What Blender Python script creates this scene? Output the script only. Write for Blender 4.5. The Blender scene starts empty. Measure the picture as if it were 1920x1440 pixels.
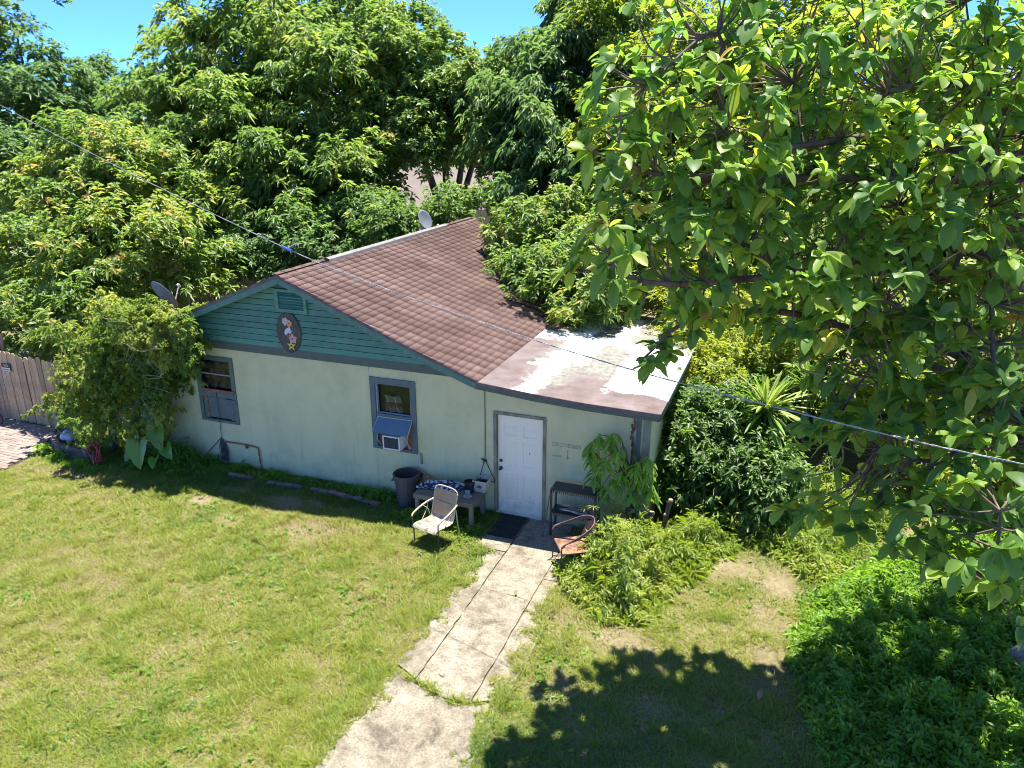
import bpy, bmesh, math
import numpy as np
from mathutils import Vector, Matrix
R = math.radians
rng = np.random.RandomState(7)
scene = bpy.context.scene
col = scene.collection

# ------------------------------------------------------------------ camera, sky, sun, exposure
CAM = np.array([4.9925, -12.621, 7.3631]); YAW = 0.3561; PITCH = 0.3341; FPX = 1431.8
cd = bpy.data.cameras.new('camera'); cam = bpy.data.objects.new('camera', cd); col.objects.link(cam)
cam.location = CAM; cam.rotation_euler = (math.pi/2 - PITCH, 0, YAW)
cd.sensor_width = 36; cd.lens = 36*FPX/1920; cd.clip_end = 3000; cd.clip_start = 0.05
scene.camera = cam
SUNV = Vector((0.05, 0.275, 1.0)).normalized()
EL = math.asin(SUNV.z); AZ = math.atan2(SUNV.x, SUNV.y)
w = bpy.data.worlds.new('World'); scene.world = w; w.use_nodes = True
nt = w.node_tree; bgn = nt.nodes['Background']
sky = nt.nodes.new('ShaderNodeTexSky'); sky.sky_type = 'NISHITA'; sky.sun_disc = False
sky.sun_elevation = EL; sky.sun_rotation = AZ; sky.altitude = 13600; sky.air_density = 1.0; sky.dust_density = 0.0; sky.ozone_density = 10.0
nt.links.new(sky.outputs[0], bgn.inputs[0]); bgn.inputs[1].default_value = 0.15
sl = bpy.data.lights.new('sun', 'SUN'); sl.energy = 2.0; sl.angle = R(0.53); sl.color = (1, 0.95, 0.86)
so = bpy.data.objects.new('sun', sl); col.objects.link(so); so.location = (0, 10, 30)
so.rotation_euler = SUNV.to_track_quat('Z', 'Y').to_euler()
vs = scene.view_settings; vs.view_transform = 'Standard'; vs.look = 'None'; vs.exposure = 2.68; vs.gamma = 1
scene.render.engine = 'CYCLES'
scene.cycles.max_bounces = 12; scene.cycles.transparent_max_bounces = 8; scene.cycles.diffuse_bounces = 8; scene.cycles.filter_width = 0.95

_c, _s = math.cos(YAW), math.sin(YAW)
FW = np.array([-_s*math.cos(PITCH), _c*math.cos(PITCH), -math.sin(PITCH)]); RT = np.array([_c, _s, 0.]); UP = np.cross(RT, FW)
def at(u, v, d): return CAM + d*(FW + (u-960)/FPX*RT - (v-720)/FPX*UP)      # measured picture point at a distance -> place
def unit(v): return v/np.maximum(np.linalg.norm(v, axis=-1, keepdims=True), 1e-9)

# ------------------------------------------------------------------ materials
MATS = {}
def base_mat(name):
    m = bpy.data.materials.new(name); m.use_nodes = True
    n = m.node_tree.nodes; l = m.node_tree.links
    return m, n, l, n['Principled BSDF']
def ramp(n, stops, interp='LINEAR'):
    r = n.new('ShaderNodeValToRGB'); r.color_ramp.interpolation = interp
    el = r.color_ramp.elements
    while len(el) < len(stops): el.new(0.5)
    for e, (p, c) in zip(el, stops):
        e.position = p; e.color = (c[0], c[1], c[2], 1)
    return r
def noise(n, l, vec, scale, detail=4, rough=0.6, dist=0.0):
    t = n.new('ShaderNodeTexNoise'); t.inputs['Scale'].default_value = scale; t.inputs['Detail'].default_value = detail
    t.inputs['Roughness'].default_value = rough; t.inputs['Distortion'].default_value = dist
    if vec is not None: l.new(vec, t.inputs['Vector'])
    return t
def mixc(n, l, fac, a, b, mode='MIX'):
    x = n.new('ShaderNodeMix'); x.data_type = 'RGBA'; x.blend_type = mode
    for sock, v in ((x.inputs['Factor'], fac), (x.inputs['A'], a), (x.inputs['B'], b)):
        pass
    ins = [x.inputs[0], x.inputs[6], x.inputs[7]]
    for sock, v in zip(ins, (fac, a, b)):
        if isinstance(v, (int, float)): sock.default_value = v
        elif isinstance(v, tuple): sock.default_value = (v[0], v[1], v[2], 1)
        else: l.new(v, sock)
    return x.outputs[2]
def mth(n, l, op, a, b=None, c=None, clamp=False):
    x = n.new('ShaderNodeMath'); x.operation = op; x.use_clamp = clamp
    for i, v in enumerate((a, b, c)):
        if v is None: continue
        if isinstance(v, (int, float)): x.inputs[i].default_value = v
        else: l.new(v, x.inputs[i])
    return x.outputs[0]
def pos(n): return n.new('ShaderNodeNewGeometry').outputs['Position']
def bumpn(n, l, h, strength, dist=0.01):
    b = n.new('ShaderNodeBump'); b.inputs['Strength'].default_value = strength; b.inputs['Distance'].default_value = dist
    l.new(h, b.inputs['Height']); return b.outputs[0]
def mk(name, c1, c2=None, scale=6, rough=0.8, bump=0.3, bscale=None, metal=0, var=0.0, lo=0.35, hi=0.65, stretch=None, spec=0.5, coord='Object'):
    """two-tone noisy surface; var = brightness variation from piece to piece"""
    m, n, l, p = base_mat(name); MATS[name] = m
    c2 = c2 or tuple(x*0.7 for x in c1)
    tc = n.new('ShaderNodeTexCoord').outputs['Object'] if coord == 'Object' else pos(n)
    if stretch:
        mp = n.new('ShaderNodeMapping'); mp.inputs['Scale'].default_value = stretch; l.new(tc, mp.inputs[0]); tc = mp.outputs[0]
    t = noise(n, l, tc, scale)
    r = ramp(n, [(lo, c1), (hi, c2)]); l.new(t.outputs[0], r.inputs[0]); out = r.outputs[0]
    if var:
        oi = n.new('ShaderNodeObjectInfo'); hs = n.new('ShaderNodeHueSaturation')
        l.new(mth(n, l, 'MULTIPLY_ADD', oi.outputs['Random'], 2*var, 1-var), hs.inputs['Value']); l.new(out, hs.inputs['Color']); out = hs.outputs[0]
    l.new(out, p.inputs['Base Color']); p.inputs['Roughness'].default_value = rough; p.inputs['Metallic'].default_value = metal
    p.inputs['Specular IOR Level'].default_value = spec
    if bump:
        t2 = noise(n, l, tc, bscale or scale*8, 5)
        l.new(bumpn(n, l, t2.outputs[0], bump), p.inputs['Normal'])
    return m
def leafmat(name, stops, trans=0.35, rough=0.42, tboost=1.5, attr='tint', spec=0.5, bump=0):
    m, n, l, p = base_mat(name); MATS[name] = m
    a = n.new('ShaderNodeAttribute'); a.attribute_name = attr
    r = ramp(n, stops); l.new(a.outputs['Fac'], r.inputs[0])
    l.new(r.outputs[0], p.inputs['Base Color']); p.inputs['Roughness'].default_value = rough; p.inputs['Specular IOR Level'].default_value = spec
    tr = n.new('ShaderNodeBsdfTranslucent'); hs = n.new('ShaderNodeHueSaturation')
    hs.inputs['Value'].default_value = tboost; hs.inputs['Saturation'].default_value = 1.1; hs.inputs['Hue'].default_value = 0.485
    l.new(r.outputs[0], hs.inputs['Color']); l.new(hs.outputs[0], tr.inputs[0])
    mx = n.new('ShaderNodeMixShader'); mx.inputs[0].default_value = trans
    l.new(p.outputs[0], mx.inputs[1]); l.new(tr.outputs[0], mx.inputs[2])
    l.new(mx.outputs[0], n['Material Output'].inputs[0])
    return m

# foliage
leafmat('mango_leaf', [(0, (.055, .11, .035)), (.35, (.095, .18, .045)), (.7, (.16, .25, .055)), (.9, (.26, .3, .07)), (1, (.36, .28, .09))], trans=.52, rough=.4, tboost=1.9, spec=.5)
leafmat('deep_leaf', [(0, (.045, .1, .04)), (.4, (.085, .165, .055)), (.75, (.14, .235, .065)), (1, (.24, .3, .08))], trans=.5, rough=.42, tboost=1.9)
leafmat('broad_leaf', [(0, (.095, .19, .05)), (.4, (.16, .29, .055)), (.7, (.27, .39, .06)), (.9, (.42, .42, .07)), (1, (.42, .28, .09))], trans=.52, rough=.45, spec=.32, tboost=2.0)
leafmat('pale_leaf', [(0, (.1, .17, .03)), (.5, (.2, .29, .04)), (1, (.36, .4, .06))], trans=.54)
leafmat('vine_leaf', [(0, (.07, .14, .022)), (.5, (.16, .25, .04)), (1, (.42, .44, .1))], trans=.48, rough=.6, spec=.3, tboost=1.8)
leafmat('cover_leaf', [(0, (.09, .19, .03)), (.6, (.2, .36, .045)), (1, (.36, .48, .07))], trans=.48, tboost=1.7)
leafmat('weed_leaf', [(0, (.1, .17, .03)), (.5, (.22, .32, .045)), (1, (.42, .44, .12))], trans=.42)
leafmat('grass_blade', [(0, (0.3528, 0.3024, 0.1552)), (0.28, (0.3457, 0.3326, 0.0917)), (0.5, (0.2964, 0.3364, 0.0353)), (0.75, (0.2258, 0.3024, 0.0268)), (1, (0.12, 0.2117, 0.0212))], trans=.4, rough=.55, tboost=1.15)
leafmat('ear_leaf', [(0, (.1, .25, .035)), (.5, (.17, .35, .04)), (1, (.34, .44, .07))], trans=.45, rough=.22, spec=.7, tboost=1.6)
leafmat('sword_leaf', [(0, (.05, .12, .025)), (.6, (.17, .33, .04)), (1, (.42, .46, .14))], trans=.42)
mk('bark', (.16, .115, .08), (.07, .05, .035), scale=9, bump=.8, stretch=(1, 1, .25))
mk('twig', (.2, .14, .09), (.1, .07, .045), scale=12, bump=.4)
mk('vine_stem', (.32, .27, .16), (.2, .17, .09), scale=12)

# masonry, paint, timber
def wall_material():
    m, n, l, p = base_mat('wall_paint'); MATS['wall_paint'] = m
    P = pos(n); sx = n.new('ShaderNodeSeparateXYZ'); l.new(P, sx.inputs[0])
    big = noise(n, l, P, 1.3, 6, .7)
    r = ramp(n, [(.3, (.53, .5, .245)), (.5, (.64, .59, .285)), (.72, (.69, .635, .31))]); l.new(big.outputs[0], r.inputs[0])
    mp = n.new('ShaderNodeMapping'); mp.inputs['Scale'].default_value = (1.7, 1.7, .3); l.new(P, mp.inputs[0])
    st = noise(n, l, mp.outputs[0], .8, 4, .55); sr = ramp(n, [(.55, (0, 0, 0)), (.75, (1, 1, 1))]); l.new(st.outputs[0], sr.inputs[0])
    c = mixc(n, l, mth(n, l, 'MULTIPLY', sr.outputs[0], .45), r.outputs[0], (.46, .42, .22))
    # rising grime with ragged upper edge, and grubby marks
    g = noise(n, l, P, 3.5, 6, .7); base = mth(n, l, 'MULTIPLY_ADD', sx.outputs[2], -1.5, .72); gm = mth(n, l, 'ADD', base, mth(n, l, 'MULTIPLY_ADD', g.outputs[0], 1.5, -.85), clamp=True)
    c = mixc(n, l, mth(n, l, 'MULTIPLY', gm, .62), c, (.25, .23, .12))
    sm = noise(n, l, P, 7, 6, .75); sm2 = ramp(n, [(.63, (0, 0, 0)), (.74, (1, 1, 1))]); l.new(sm.outputs[0], sm2.inputs[0])
    c = mixc(n, l, mth(n, l, 'MULTIPLY', sm2.outputs[0], .42), c, (.27, .26, .15))
    mp2 = n.new('ShaderNodeMapping'); mp2.inputs['Scale'].default_value = (7, 7, .5); l.new(P, mp2.inputs[0]); dr_ = noise(n, l, mp2.outputs[0], 1.2, 4, .6)
    dm = mth(n, l, 'MULTIPLY', mth(n, l, 'MULTIPLY_ADD', dr_.outputs[0], 5, -2.7, clamp=True), mth(n, l, 'MULTIPLY_ADD', sx.outputs[2], -.8, 1.35, clamp=True)); c = mixc(n, l, mth(n, l, 'MULTIPLY', dm, .42), c, (.3, .29, .15))
    l.new(c, p.inputs['Base Color']); p.inputs['Roughness'].default_value = .85
    f = noise(n, l, P, 45, 4); f2 = noise(n, l, P, 5, 3)
    l.new(bumpn(n, l, mth(n, l, 'ADD', f.outputs[0], mth(n, l, 'MULTIPLY', f2.outputs[0], 2.0)), .35, .006), p.inputs['Normal'])
wall_material()
def siding_material():
    m, n, l, p = base_mat('siding_paint'); MATS['siding_paint'] = m
    P = pos(n); mp = n.new('ShaderNodeMapping'); mp.inputs['Scale'].default_value = (1, 1, 5); l.new(P, mp.inputs[0])
    t = noise(n, l, mp.outputs[0], 1.4, 6, .65); r = ramp(n, [(.3, (.05, .165, .105)), (.55, (.08, .235, .15)), (.75, (.13, .23, .155))]); l.new(t.outputs[0], r.inputs[0])
    t2 = noise(n, l, mp.outputs[0], 7, 6, .7); r2 = ramp(n, [(.66, (0, 0, 0)), (.72, (1, 1, 1))]); l.new(t2.outputs[0], r2.inputs[0])
    c = mixc(n, l, mth(n, l, 'MULTIPLY', r2.outputs[0], .55), r.outputs[0], (.2, .27, .25))
    oi = n.new('ShaderNodeObjectInfo'); hs = n.new('ShaderNodeHueSaturation'); l.new(mth(n, l, 'MULTIPLY_ADD', oi.outputs['Random'], .3, .85), hs.inputs['Value']); l.new(c, hs.inputs['Color'])
    l.new(hs.outputs[0], p.inputs['Base Color']); p.inputs['Roughness'].default_value = .6
    l.new(bumpn(n, l, t2.outputs[0], .25, .004), p.inputs['Normal'])
siding_material()
mk('trim_paint', (.09, .135, .1), (.13, .165, .12), scale=5, rough=.6, bump=.2, coord='w')
mk('trim_dark', (.075, .11, .075), (.1, .125, .085), scale=5, rough=.65, bump=.25, coord='w')
mk('rake_paint', (.075, .185, .125), (.18, .24, .16), scale=7, rough=.6, bump=.2, coord='w', lo=.5, hi=.75)
mk('window_blue', (.09, .13, .115), (.12, .155, .13), scale=4, rough=.55, bump=.15, coord='w')
mk('reflection_olive', (.14, .15, .03), (.07, .08, .02), scale=5, rough=.9, lo=.35, hi=.6)  # olive mottling paints the trees' reflection seen in the glass
mk('curtain_grey', (.2, .17, .15), (.03, .03, .03), scale=9, rough=.9, lo=.42, hi=.56)
mk('flap_blue', (.12, .19, .22), (.15, .21, .22), scale=3, rough=.5, bump=.1)
mk('rust', (.42, .15, .06), (.22, .08, .04), scale=9, rough=.85, bump=.4, lo=.4, hi=.6)
mk('rust_pale', (.34, .17, .1), (.09, .045, .03), scale=9, rough=.85, bump=.5, lo=.42, hi=.66)
mk('rust_metal', (.2, .12, .09), (.1, .06, .05), scale=12, rough=.75, bump=.35)
mk('dark_void', (.02, .02, .022), (.012, .012, .012), rough=.9, bump=0)
mk('soffit', (.3, .3, .19), (.2, .2, .13), scale=5)
mk('door_casing', (.34, .32, .19), (.18, .15, .09), scale=6, stretch=(1, 1, .4), bump=.4, coord='w')
mk('brass', (.12, .08, .04), (.06, .045, .03), rough=.45, metal=.6, bump=.1)
mk('white_plastic', (.8, .75, .62), (.64, .58, .45), scale=4, rough=.5, bump=.05)
mk('grille_dark', (.09, .085, .06), (.05, .05, .04), scale=20, rough=.7)
mk('fence_wood', (.58, .4, .2), (.36, .24, .12), scale=5, stretch=(6, 6, .5), bump=.6, var=.25, rough=.9)
mk('pale_wood', (.42, .32, .17), (.26, .19, .1), scale=5, stretch=(6, 6, .5), bump=.5, var=.25, rough=.9)
mk('shed_red', (.16, .055, .035), (.1, .04, .03), scale=4)
mk('table_wood', (.17, .135, .09), (.24, .2, .14), scale=6, stretch=(.6, 5, 5), bump=.4, rough=.75)
mk('can_plastic', (.1, .08, .065), (.07, .056, .045), scale=3, rough=.55, bump=.08)
mk('black_plastic', (.02, .021, .026), (.03, .03, .036), scale=5, rough=.4, bump=.08)
mk('rack_metal', (.03, .034, .045), (.02, .022, .03), scale=5, rough=.35, bump=.05)
mk('soil', (.07, .045, .03), (.04, .028, .02), scale=20, bump=1)
mk('mat_rubber', (.022, .022, .022), (.05, .048, .042), scale=14, rough=.95, bump=.8, lo=.5, hi=.75)
mk('frame_white', (.52, .44, .3), (.32, .26, .17), scale=10, rough=.6, bump=.15, lo=.45, hi=.7)
mk('frame_black', (.03, .028, .026), (.06, .05, .04), scale=10, rough=.6, bump=.1)
mk('sling', (.46, .32, .16), (.34, .23, .12), scale=6, rough=.85, bump=.6, bscale=160)
mk('sling_worn', (.4, .35, .26), (.15, .125, .1), scale=8, rough=.85, bump=.5, lo=.45, hi=.62)
mk('brick_red', (.3, .13, .09), (.2, .1, .075), scale=8, var=.35, bump=.6)
mk('brick_old', (.2, .15, .12), (.12, .1, .08), scale=6, var=.3, bump=.6)
mk('paver', (.3, .235, .19), (.2, .155, .13), scale=5, var=.22, bump=.4)
mk('stone_grey', (.3, .29, .27), (.14, .135, .12), scale=7, bump=1.0, lo=.4, hi=.6)
mk('metal_grey', (.35, .36, .38), (.28, .28, .3), scale=4, rough=.45, metal=.3, bump=.05)
mk('dish_grey', (.2, .22, .26), (.16, .18, .21), scale=4, rough=.5, bump=.05)
mk('cable_grey', (.42, .42, .42), (.22, .22, .22), scale=30, rough=.5, bump=.1)
mk('black_rubber', (.018, .018, .02), (.03, .03, .03), rough=.5, bump=0)
mk('blue_plastic', (.06, .13, .5), (.05, .1, .4), rough=.4, bump=0)
mk('red_plastic', (.45, .06, .045), (.3, .05, .04), rough=.5, bump=.1)
mk('white_cloth', (.6, .61, .66), (.45, .46, .52), scale=5, rough=.9, bump=.3)
mk('cream', (.62, .55, .4), (.46, .42, .3), rough=.8, bump=.1)
mk('cyan_print', (.2, .45, .52), (.5, .6, .62), scale=9, rough=.5, bump=0)
mk('plaque_board', (.045, .038, .032), (.08, .065, .045), scale=6, rough=.5, bump=.2)
mk('petal_orange', (.6, .24, .09), (.65, .4, .22), scale=14, rough=.7, bump=0)
mk('petal_pink', (.55, .26, .2), (.6, .4, .33), scale=14, rough=.7, bump=0)
mk('petal_yellow', (.62, .55, .1), (.55, .42, .06), scale=14, rough=.7, bump=0)
mk('goose_white', (.62, .64, .68), (.5, .52, .56), scale=14, rough=.7, bump=0)
mk('paint_green', (.1, .17, .08), (.07, .1, .05), scale=14, rough=.7, bump=0)
mk('neighbour_roof', (.2, .16, .135), (.15, .12, .1), scale=2, bump=.3)
mk('neighbour_wall', (.5, .47, .38), (.4, .38, .3), scale=2)
mk('dead_leaf', (.3, .15, .07), (.2, .1, .05), scale=6, bump=0, var=.35)
mk('straw', (.42, .36, .2), (.3, .24, .12), scale=12, bump=.4)
mk('deck_edge', (.19, .14, .12), (.1, .08, .07), scale=6)
mk('ridge_metal', (.5, .47, .42), (.4, .37, .33), scale=5, rough=.6, bump=.1)
mk('stencil_ink', (.24, .235, .14), (.46, .45, .25), scale=22, rough=.9, bump=0, lo=.42, hi=.6)
mk('panel_line', (.27, .26, .25), rough=.8, bump=0)

def door_material():
    m, n, l, p = base_mat('door_paint'); MATS['door_paint'] = m
    P = pos(n); sx = n.new('ShaderNodeSeparateXYZ'); l.new(P, sx.inputs[0])
    g = noise(n, l, P, 5, 6, .75); gm = mth(n, l, 'ADD', mth(n, l, 'MULTIPLY_ADD', sx.outputs[2], -.9, .3), mth(n, l, 'MULTIPLY_ADD', g.outputs[0], 1.7, -.85), clamp=True)
    c = mixc(n, l, mth(n, l, 'MULTIPLY', gm, .75), (.92, .81, .55), (.3, .24, .15))
    l.new(c, p.inputs['Base Color']); p.inputs['Roughness'].default_value = .5
door_material()
def glass_material():
    m, n, l, p = base_mat('window_glass'); MATS['window_glass'] = m
    p.inputs['Base Color'].default_value = (.02, .025, .018, 1); p.inputs['Roughness'].default_value = .06; p.inputs['Specular IOR Level'].default_value = .8
    tr = n.new('ShaderNodeBsdfTransparent'); tr.inputs[0].default_value = (.8, .85, .8, 1); mx = n.new('ShaderNodeMixShader'); mx.inputs[0].default_value = .72
    l.new(p.outputs[0], mx.inputs[1]); l.new(tr.outputs[0], mx.inputs[2]); l.new(mx.outputs[0], n['Material Output'].inputs[0])
glass_material()
def stripe_material():
    m, n, l, p = base_mat('striped_cloth'); MATS['striped_cloth'] = m
    tc = n.new('ShaderNodeTexCoord'); sx = n.new('ShaderNodeSeparateXYZ'); l.new(tc.outputs['Object'], sx.inputs[0])
    r = ramp(n, [(0, (.55, .5, .46)), (.3, (.5, .14, .09)), (.62, (.66, .6, .5))], 'CONSTANT'); r.color_ramp.elements[1].position = .34
    l.new(mth(n, l, 'MULTIPLY', sx.outputs[2], 1/.34), r.inputs[0]); l.new(r.outputs[0], p.inputs['Base Color']); p.inputs['Roughness'].default_value = .9
stripe_material()
def shingle_material():
    m, n, l, p = base_mat('shingle'); MATS['shingle'] = m
    P = pos(n); a = n.new('ShaderNodeAttribute'); a.attribute_name = 'tint'
    r = ramp(n, [(0, (0.1331, 0.0837, 0.0706)), (0.5, (0.1737, 0.1116, 0.0954)), (1, (0.2144, 0.1464, 0.1277))]); l.new(a.outputs['Fac'], r.inputs[0])
    b = noise(n, l, P, .8, 4, .6); br = ramp(n, [(.38, (.72, .7, .7)), (.6, (1.05, 1.05, 1.05))]); l.new(b.outputs[0], br.inputs[0])
    c = mixc(n, l, 1.0, r.outputs[0], br.outputs[0], 'MULTIPLY')
    g = noise(n, l, P, 90, 3, .8); gr = ramp(n, [(.3, (.75, .75, .75)), (.7, (1.25, 1.25, 1.25))]); l.new(g.outputs[0], gr.inputs[0])
    c = mixc(n, l, 1.0, c, gr.outputs[0], 'MULTIPLY')
    l.new(c, p.inputs['Base Color']); p.inputs['Roughness'].default_value = .95; p.inputs['Specular IOR Level'].default_value = .2
    l.new(bumpn(n, l, g.outputs[0], .5, .004), p.inputs['Normal'])
shingle_material()
def low_roof_material():
    """brown rolled roofing, grey weathered cement coat, brushed-on white sealer strips"""
    m, n, l, p = base_mat('low_roof'); MATS['low_roof'] = m
    P = pos(n); sx = n.new('ShaderNodeSeparateXYZ'); l.new(P, sx.inputs[0])
    w1 = noise(n, l, P, 2.2, 6, .65); w2 = noise(n, l, P, 1.1, 5, .6); w3 = noise(n, l, P, 6, 6, .7)
    X = mth(n, l, 'ADD', sx.outputs[0], mth(n, l, 'ADD', mth(n, l, 'MULTIPLY_ADD', w1.outputs[0], .55, -.275), mth(n, l, 'MULTIPLY_ADD', w3.outputs[0], .42, -.21)))
    Y = mth(n, l, 'ADD', sx.outputs[1], mth(n, l, 'ADD', mth(n, l, 'MULTIPLY_ADD', w2.outputs[0], 1.6, -.8), mth(n, l, 'MULTIPLY_ADD', w3.outputs[0], .5, -.25)))
    def boxmask(x0, x1, y0, y1, soft=.1):
        cx, hx, cy, hy = (x0+x1)/2, (x1-x0)/2, (y0+y1)/2, (y1-y0)/2
        dx = mth(n, l, 'SUBTRACT', mth(n, l, 'ABSOLUTE', mth(n, l, 'SUBTRACT', X, cx)), hx)
        dy = mth(n, l, 'SUBTRACT', mth(n, l, 'ABSOLUTE', mth(n, l, 'SUBTRACT', Y, cy)), hy)
        d = mth(n, l, 'MAXIMUM', dx, dy)
        return mth(n, l, 'MULTIPLY_ADD', d, -1/soft, .5, clamp=True)
    def union(lst):
        o = lst[0]
        for q in lst[1:]: o = mth(n, l, 'MAXIMUM', o, q)
        return o
    br = ramp(n, [(0.3, (0.1008, 0.0655, 0.0588)), (0.55, (0.1596, 0.1193, 0.1142)), (0.75, (0.21, 0.168, 0.1638))]); l.new(w1.outputs[0], br.inputs[0])
    gs = noise(n, l, P, 9, 6, .75); grr = ramp(n, [(0.3, (0.1092, 0.1092, 0.0882)), (0.5, (0.2016, 0.2016, 0.168)), (0.72, (0.336, 0.3276, 0.2856))]); l.new(gs.outputs[0], grr.inputs[0])
    grey = union([boxmask(.3, 2.3, 1.1, 4, .35), boxmask(.2, 3.3, 3.4, 8, .3), boxmask(.45, 1.2, .4, 2, .4)])
    brk = ramp(n, [(.36, (0, 0, 0)), (.47, (1, 1, 1))]); l.new(w3.outputs[0], brk.inputs[0])
    c = mixc(n, l, mth(n, l, 'MULTIPLY', grey, brk.outputs[0]), br.outputs[0], grr.outputs[0])
    white = union([boxmask(.48, .86, -1, 6.5), boxmask(-.75, 2.9, 3.15, 3.75), boxmask(1.3, 1.66, 3.4, 5.8), boxmask(1.95, 3.3, .5, 3.4), boxmask(.8, 1.25, 1.7, 3.4), boxmask(.2, .6, 1.2, 1.6)])
    dw = noise(n, l, P, 3.5, 6, .75); dwr = ramp(n, [(.35, (.42, .41, .38)), (.55, (.74, .73, .7))]); l.new(dw.outputs[0], dwr.inputs[0]); c = mixc(n, l, white, c, dwr.outputs[0])
    st = mth(n, l, 'MULTIPLY', boxmask(2.0, 2.62, 3.18, 3.34, .08), .85); c = mixc(n, l, st, c, (.22, .12, .06))
    sp = noise(n, l, P, 16, 5, .8); spr = ramp(n, [(.66, (0, 0, 0)), (.7, (1, 1, 1))]); l.new(sp.outputs[0], spr.inputs[0])
    c = mixc(n, l, mth(n, l, 'MULTIPLY', spr.outputs[0], .5), c, (.55, .5, .46))
    l.new(c, p.inputs['Base Color']); p.inputs['Roughness'].default_value = .75
    l.new(bumpn(n, l, w3.outputs[0], .3, .02), p.inputs['Normal'])
low_roof_material()
def concrete_material():
    m, n, l, p = base_mat('concrete'); MATS['concrete'] = m
    P = pos(n); a = noise(n, l, P, 1.1, 6, .72, .4); b = noise(n, l, P, 30, 6, .85); c0 = noise(n, l, P, 5, 6, .75)
    r = ramp(n, [(0.36, (0.1462, 0.1243, 0.0914)), (0.44, (0.2485, 0.2156, 0.1572)), (0.6, (0.3216, 0.2887, 0.2193)), (0.78, (0.3655, 0.3326, 0.2668))]); l.new(a.outputs[0], r.inputs[0])
    sp = ramp(n, [(.4, (.42, .4, .36)), (.52, (1.04, 1.04, 1.04))]); l.new(b.outputs[0], sp.inputs[0])
    c = mixc(n, l, .8, r.outputs[0], sp.outputs[0], 'MULTIPLY')
    s2 = ramp(n, [(.38, (.6, .57, .52)), (.58, (1.12, 1.12, 1.1))]); l.new(c0.outputs[0], s2.inputs[0]); c = mixc(n, l, .8, c, s2.outputs[0], 'MULTIPLY')
    oi = n.new('ShaderNodeObjectInfo'); hs = n.new('ShaderNodeHueSaturation'); l.new(mth(n, l, 'MULTIPLY_ADD', oi.outputs['Random'], .16, .9), hs.inputs['Value']); l.new(c, hs.inputs['Color'])
    l.new(hs.outputs[0], p.inputs['Base Color']); p.inputs['Roughness'].default_value = .9
    l.new(bumpn(n, l, b.outputs[0], .5, .004), p.inputs['Normal'])
concrete_material()
def ground_material():
    m, n, l, p = base_mat('ground_soil'); MATS['ground_soil'] = m
    P = pos(n); a = noise(n, l, P, .8, 6, .65); b = noise(n, l, P, 14, 6, .75)
    r = ramp(n, [(0.3, (0.1445, 0.136, 0.051)), (0.5, (0.221, 0.187, 0.102)), (0.7, (0.289, 0.238, 0.153))]); l.new(a.outputs[0], r.inputs[0])
    s = ramp(n, [(.3, (.5, .48, .45)), (.65, (1.1, 1.1, 1.1))]); l.new(b.outputs[0], s.inputs[0])
    c = mixc(n, l, .9, r.outputs[0], s.outputs[0], 'MULTIPLY'); l.new(c, p.inputs['Base Color']); p.inputs['Roughness'].default_value = 1
    p.inputs['Specular IOR Level'].default_value = .1
    l.new(bumpn(n, l, b.outputs[0], .8, .02), p.inputs['Normal'])
ground_material()

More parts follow.
